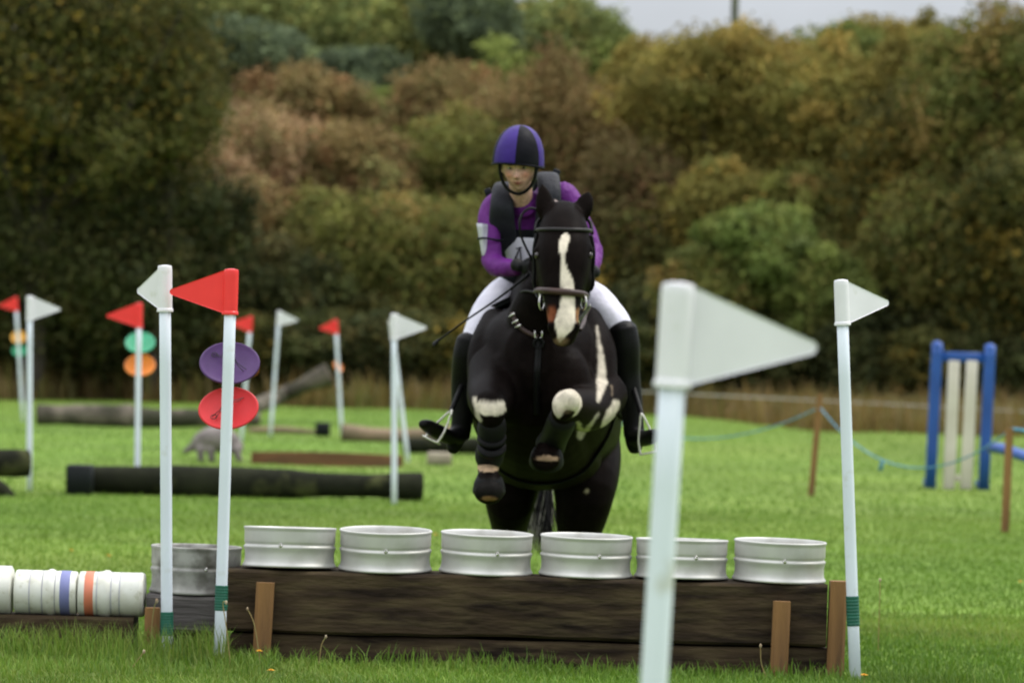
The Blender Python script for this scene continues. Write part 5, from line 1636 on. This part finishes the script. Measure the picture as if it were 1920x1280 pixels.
# inner shell closing the rim
K = len(V_)
for j in range(n_az):
    az = 2 * math.pi * j / n_az; sa, ca = math.sin(az), math.cos(az)
    V_.append(HM + HRm @ Vector((.104 * sa, -.128 * ca, .012 - .026 * (1 - ca) / 2)))
for j in range(n_az):
    V_.append(HM + HRm @ Vector((0.07 * math.sin(2 * math.pi * j / n_az), -.09 * math.cos(2 * math.pi * j / n_az), .09)))
for j in range(n_az):
    j2 = (j + 1) % n_az
    F_.append((j, K + j, K + j2, j2)); fm_.append(1)
    F_.append((K + j, K + n_az + j, K + n_az + j2, K + j2)); fm_.append(1)
F_.append(tuple(range(K + n_az, K + 2 * n_az))); fm_.append(1)
helmet = mesh('helmet', V_, F_, [M['silk_purple'], M['silk_black']], rider, fmat=fm_)
# short soft peak edge and elastic band
band = []
for j in range(0, n_az + 1, 3):
    az = 2 * math.pi * (j % n_az) / n_az; sa, ca = math.sin(az), math.cos(az)
    band.append(HM + HRm @ Vector((.1195 * sa, -.1455 * ca, .004 - .030 * (1 - ca) / 2 - .010 * abs(sa) ** 3)))
mesh('rim_band', *tube(band, .0055, k=2, n=8), M['silk_black'], helmet)
for sx, pts in ((-1, [(.086, -.04, .02), (.083, -.047, -.03), (.066, -.058, -.075), (.034, -.070, -.108), (.0, -.066, -.121)]), (1, [(.086, -.04, .02), (.083, -.047, -.03), (.066, -.058, -.075), (.034, -.070, -.108), (.0, -.066, -.121)])):
    pp = [HC + HR @ Vector((sx * p[0], p[1], p[2])) for p in pts]
    strap(pp, .017, M['leather'], 'chin_strap', helmet, th=.003, face=(sx * .7, -.7, 0))
    pp = [HC + HR @ Vector((sx * p[0], p[1], p[2])) for p in [(.090, .05, .0), (.082, .01, -.035), (.070, -.045, -.070)]]
    strap(pp, .014, M['leather'], 'rear_strap', helmet, th=.0025, face=(sx, 0, 0))
# purple shirt
T = []
T.append(loft([hp(996, 480, 20.24, .135, .105), hp(993, 430, 20.12, .155, .11), hp(991, 392, 20.04, .165, .085), hp(988, 378, 20.01, .12, .06)], n=26))
T.append(loft([hp(985, 388, 19.99, .075, .07), hp(981, 376, 19.965, .063, .062)], k=2, n=22))
T.append(loft([hp(960, 383, 20.03, .06), hp(933, 384, 20.03, .062), hp(920, 405, 20.01, .058), hp(919, 445, 19.96, .051), hp(923, 485, 19.93, .047)], n=20))
T.append(loft([hp(920, 482, 19.935, .047), hp(930, 497, 19.90, .050), hp(952, 501, 19.83, .043), hp(972, 502, 19.765, .034)], n=20))
T.append(loft([hp(1020, 366, 20.04, .06), hp(1050, 364, 20.05, .064), hp(1072, 385, 20.04, .060), hp(1094, 430, 20.0, .052), hp(1111, 470, 19.97, .046)], n=20))
T.append(loft([hp(1111, 468, 19.97, .046), hp(1110, 490, 19.90, .046), hp(1102, 506, 19.80, .036)], n=20))
sV, sF = fuse(T, .007, 2)
# sleeve creases
nrm_ = vnoise(sV, 42, 5) * .0034 + vnoise(sV, 19, 6) * .003
sV[:, 0] += nrm_; sV[:, 2] += nrm_
mesh('shirt', sV, sF, M['purple_shirt'], rider)
# body protector: trunk shell with two thick shoulder pieces
T = []
T.append(loft([hp(1000, 520, 20.36, .150, .125), hp(996, 480, 20.24, .165, .135), hp(994, 440, 20.14, .180, .135), hp(993, 418, 20.09, .165, .115)], n=28, power=2.4))
vV, vF = fuse(T, .009, 2)
vest = mesh('body_protector', vV, vF, M['vest'], rider)
for side, pts in (('l', [(952, 476, 20.04, .050, .010), (946, 448, 19.99, .060, .016), (941, 415, 19.94, .060, .024), (941, 385, 19.91, .055, .028), (943, 360, 19.97, .052, .026), (948, 350, 20.06, .050, .024), (955, 360, 20.16, .05, .024), (960, 400, 20.24, .06, .024)]),
                  ('r', [(1016, 476, 20.04, .050, .010), (1022, 450, 19.99, .060, .016), (1027, 410, 19.94, .058, .024), (1030, 370, 19.91, .055, .029), (1029, 342, 19.97, .053, .028), (1026, 332, 20.06, .052, .025), (1020, 345, 20.16, .05, .024), (1016, 390, 20.24, .06, .024)])):
    mesh('shoulder_pad', *loft([hp(*p) for p in pts], k=6, n=24, side=(1, 0, 0), power=3.2), M['vest_pad'], vest)
for px, py in ((916, 362), (1042, 326)):
    q = W(px, py, 20.12)
    mesh('shoulder_tab', *box(q, (.035, .05, .045), rot=Matrix.Rotation(R(25 if px > 1000 else -20), 3, 'Y'), bev=.006), M['vest'], vest)
# number bib: white panel curving round the waist with a dark figure
def panel(name, corners, d, mat, par, bulge=.03, th=.004, nu=14, nv=8):
    V_ = []; F_ = []
    (a, b_, c, e) = corners     # tl, tr, br, bl
    for lay in (0, 1):
        for i in range(nv + 1):
            v = i / nv
            for j in range(nu + 1):
                u = j / nu
                px = (a[0] * (1 - u) + b_[0] * u) * (1 - v) + (e[0] * (1 - u) + c[0] * u) * v
                py = (a[1] * (1 - u) + b_[1] * u) * (1 - v) + (e[1] * (1 - u) + c[1] * u) * v
                q = W(px, py, d)
                q.y += bulge * (2 * u - 1) ** 2 + .004 * math.sin(u * 9 + v * 4) + (0 if lay == 0 else th)
                V_.append(q)
    m = nu + 1; K = (nv + 1) * m
    for i in range(nv):
        for j in range(nu):
            p = i * m + j
            F_.append((p, p + m, p + m + 1, p + 1)); F_.append((K + p, K + p + 1, K + p + m + 1, K + p + m))
    for j in range(nu):
        F_.append((j, j + 1, K + j + 1, K + j)); p = nv * m + j; F_.append((p, K + p, K + p + 1, p + 1))
    for i in range(nv):
        p = i * m; F_.append((p, K + p, K + p + m, p + m)); p += nu; F_.append((p, p + m, K + p + m, K + p))
    return mesh(name, V_, F_, mat, par)
bib = panel('number_bib', [(940, 444), (1046, 448), (1040, 498), (952, 492)], 19.965, M['bib'], vest, bulge=.05)
mb = MB()
mb.add(*tube([W(966, 484, 19.968), W(975, 464, 19.958), W(977, 486, 19.954)], .0042, k=1, n=6))
mb.add(*tube([W(968, 466, 19.962), W(978, 464, 19.954)], .0036, k=1, n=6))
mesh('number', *mb.out(), M['silk_black'], bib)
# arm band on the upper arm
arm = panel('arm_band', [(893, 418), (914, 420), (921, 482), (904, 482)], 19.895, M['bib'], rider, bulge=.03)
mesh('arm_strap', *tube([W(896, 448, 19.93), W(908, 446, 19.885), W(930, 450, 19.89), W(942, 450, 19.95), W(935, 446, 20.03), W(905, 444, 20.03), W(896, 448, 19.93)], .005, k=3, n=6), M['vest'], arm)
# breeches
T = [loft([hp(1000, 520, 20.38, .155, .115), hp(1003, 550, 20.42, .17, .12), hp(1006, 575, 20.46, .15, .11)], n=26),
     loft([hp(975, 548, 20.40, .105), hp(948, 560, 20.28, .103), hp(918, 592, 20.14, .092), hp(890, 640, 20.04, .066), hp(880, 668, 20.05, .060)], n=24),
     loft([hp(1030, 545, 20.40, .105), hp(1075, 552, 20.28, .103), hp(1122, 575, 20.14, .092), hp(1158, 612, 20.04, .068), hp(1170, 650, 20.05, .060)], n=24)]
wV, wF = fuse(T, .0075, 3)
wr = vnoise(wV, 30, 2) * .0040
wV[:, 2] += wr; wV[:, 0] += wr * .6
mesh('breeches', wV, wF, M['breeches'], rider)
# long boots
T = [loft([hp(883, 640, 20.03, .070, .075), hp(876, 668, 20.03, .068), hp(872, 705, 20.07, .066), hp(868, 750, 20.08, .056), hp(866, 790, 20.08, .050), hp(862, 815, 20.08, .050)], n=22),
     loft([hp(858, 812, 20.08, .046), hp(852, 832, 20.07, .040), hp(849, 843, 20.06, .030)], k=3, n=18),
     loft([hp(860, 815, 20.06, .046), hp(842, 818, 20.0, .044, .034), hp(818, 807, 19.92, .043, .031), hp(801, 797, 19.86, .038, .027), hp(793, 794, 19.83, .026, .020)], n=20)]
V_, F_ = fuse(T, .006, 2)
mesh('riding_boot', V_, F_, M['leather'], rider)
T = [loft([hp(1166, 618, 20.02, .072, .078), hp(1172, 650, 20.02, .070), hp(1174, 700, 20.05, .066), hp(1182, 750, 20.05, .056), hp(1187, 790, 20.05, .050), hp(1189, 815, 20.04, .050)], n=22),
     loft([hp(1189, 812, 20.04, .048), hp(1190, 832, 20.03, .042), hp(1190, 843, 20.03, .032)], k=3, n=18),
     loft([hp(1190, 820, 20.02, .046), hp(1204, 822, 19.95, .044, .038), hp(1216, 820, 19.87, .043, .036), hp(1226, 816, 19.82, .038, .032), hp(1231, 814, 19.79, .028, .024)], n=20)]
V_, F_ = fuse(T, .006, 2)
mesh('riding_boot', V_, F_, M['leather'], rider)
# gloves
gloves = []
for nm, c, o_, bk, up_ in (('glove', LH, (.9, -.35, -.25), -1, (0.1, -.3, .95)), ('glove', RH, (-.9, -.35, -.25), 1, (-.1, -.3, .95))):
    pr = hand(c, o_, bk, up_, s=1.0)
    o2 = Vector(o_).normalized()
    pr.append(loft([(*(Vector(c) - o2 * .062), .033, .030), (*(Vector(c) - o2 * .03), .032, .026)], k=3, n=16))
    V_, F_ = fuse(pr, .0032, 1, .4)
    gloves.append(mesh(nm, V_, F_, M['glove'], rider))
# reins: from the bit rings to the hands, with a loop hanging by the neck
mesh('rein', *tube([W(1016, 567, 19.14), W(1006, 552, 19.25), W(1000, 530, 19.45), W(994, 510, 19.62), W(988, 500, 19.70)], .0055, k=5, n=6), M['leather'], bridle)
mesh('rein', *tube([W(1094, 570, 19.14), W(1104, 556, 19.3), W(1104, 535, 19.5), W(1096, 516, 19.70)], .0055, k=5, n=6), M['leather'], bridle)
mesh('rein_loop', *tube([W(1000, 492, 19.55), W(990, 472, 19.5), W(978, 445, 19.48), W(974, 420, 19.48), W(979, 402, 19.5), W(992, 391, 19.52), W(1006, 394, 19.55), W(1014, 410, 19.6)], .006, k=6, n=6), M['leather'], bridle)
mesh('martingale', *tube([W(1004, 548, 19.30), W(985, 545, 19.45), W(975, 550, 19.55), W(974, 560, 19.55), W(984, 570, 19.5), W(995, 566, 19.45)], .006, k=6, n=6), M['leather'], bridle)
# straps and steel bits hanging beside the mouth on the right
mesh('martingale', *tube([W(1096, 560, 19.2), W(1088, 575, 19.25), W(1080, 590, 19.35), W(1086, 606, 19.45)], .006, k=4, n=6), M['steel'], bridle)
mesh('martingale', *tube([W(1106, 572, 19.35), W(1096, 588, 19.4), W(1086, 600, 19.45)], .008, k=4, n=6), pm('grey_webbing', (0.22, 0.22, 0.22), rough=.5), bridle)
# whip
wh = [W(992, 512, 19.63), W(980, 524, 19.60), W(930, 562, 19.66), W(870, 603, 19.8), W(816, 643, 19.92)]
c = wh[2]
whip = thing('riding_whip', tuple(wh[0]), 'thin black whip held in the gloved hand pointing down to the left', 'whip')
mesh('shaft', *tube(wh, [.0065, .006, .005, .0045, .004], k=5, n=8), M['leather'], whip)
mesh('grip', *tube([W(996, 509, 19.63), W(983, 521, 19.61)], .0085, k=2, n=10), M['leather'], whip)
mesh('keeper', *loft([(*W(822, 638, 19.91), .012, .003), (*W(812, 646, 19.93), .015, .003)], k=2, n=10, side=(.4, 0, .8)), M['leather'], whip)
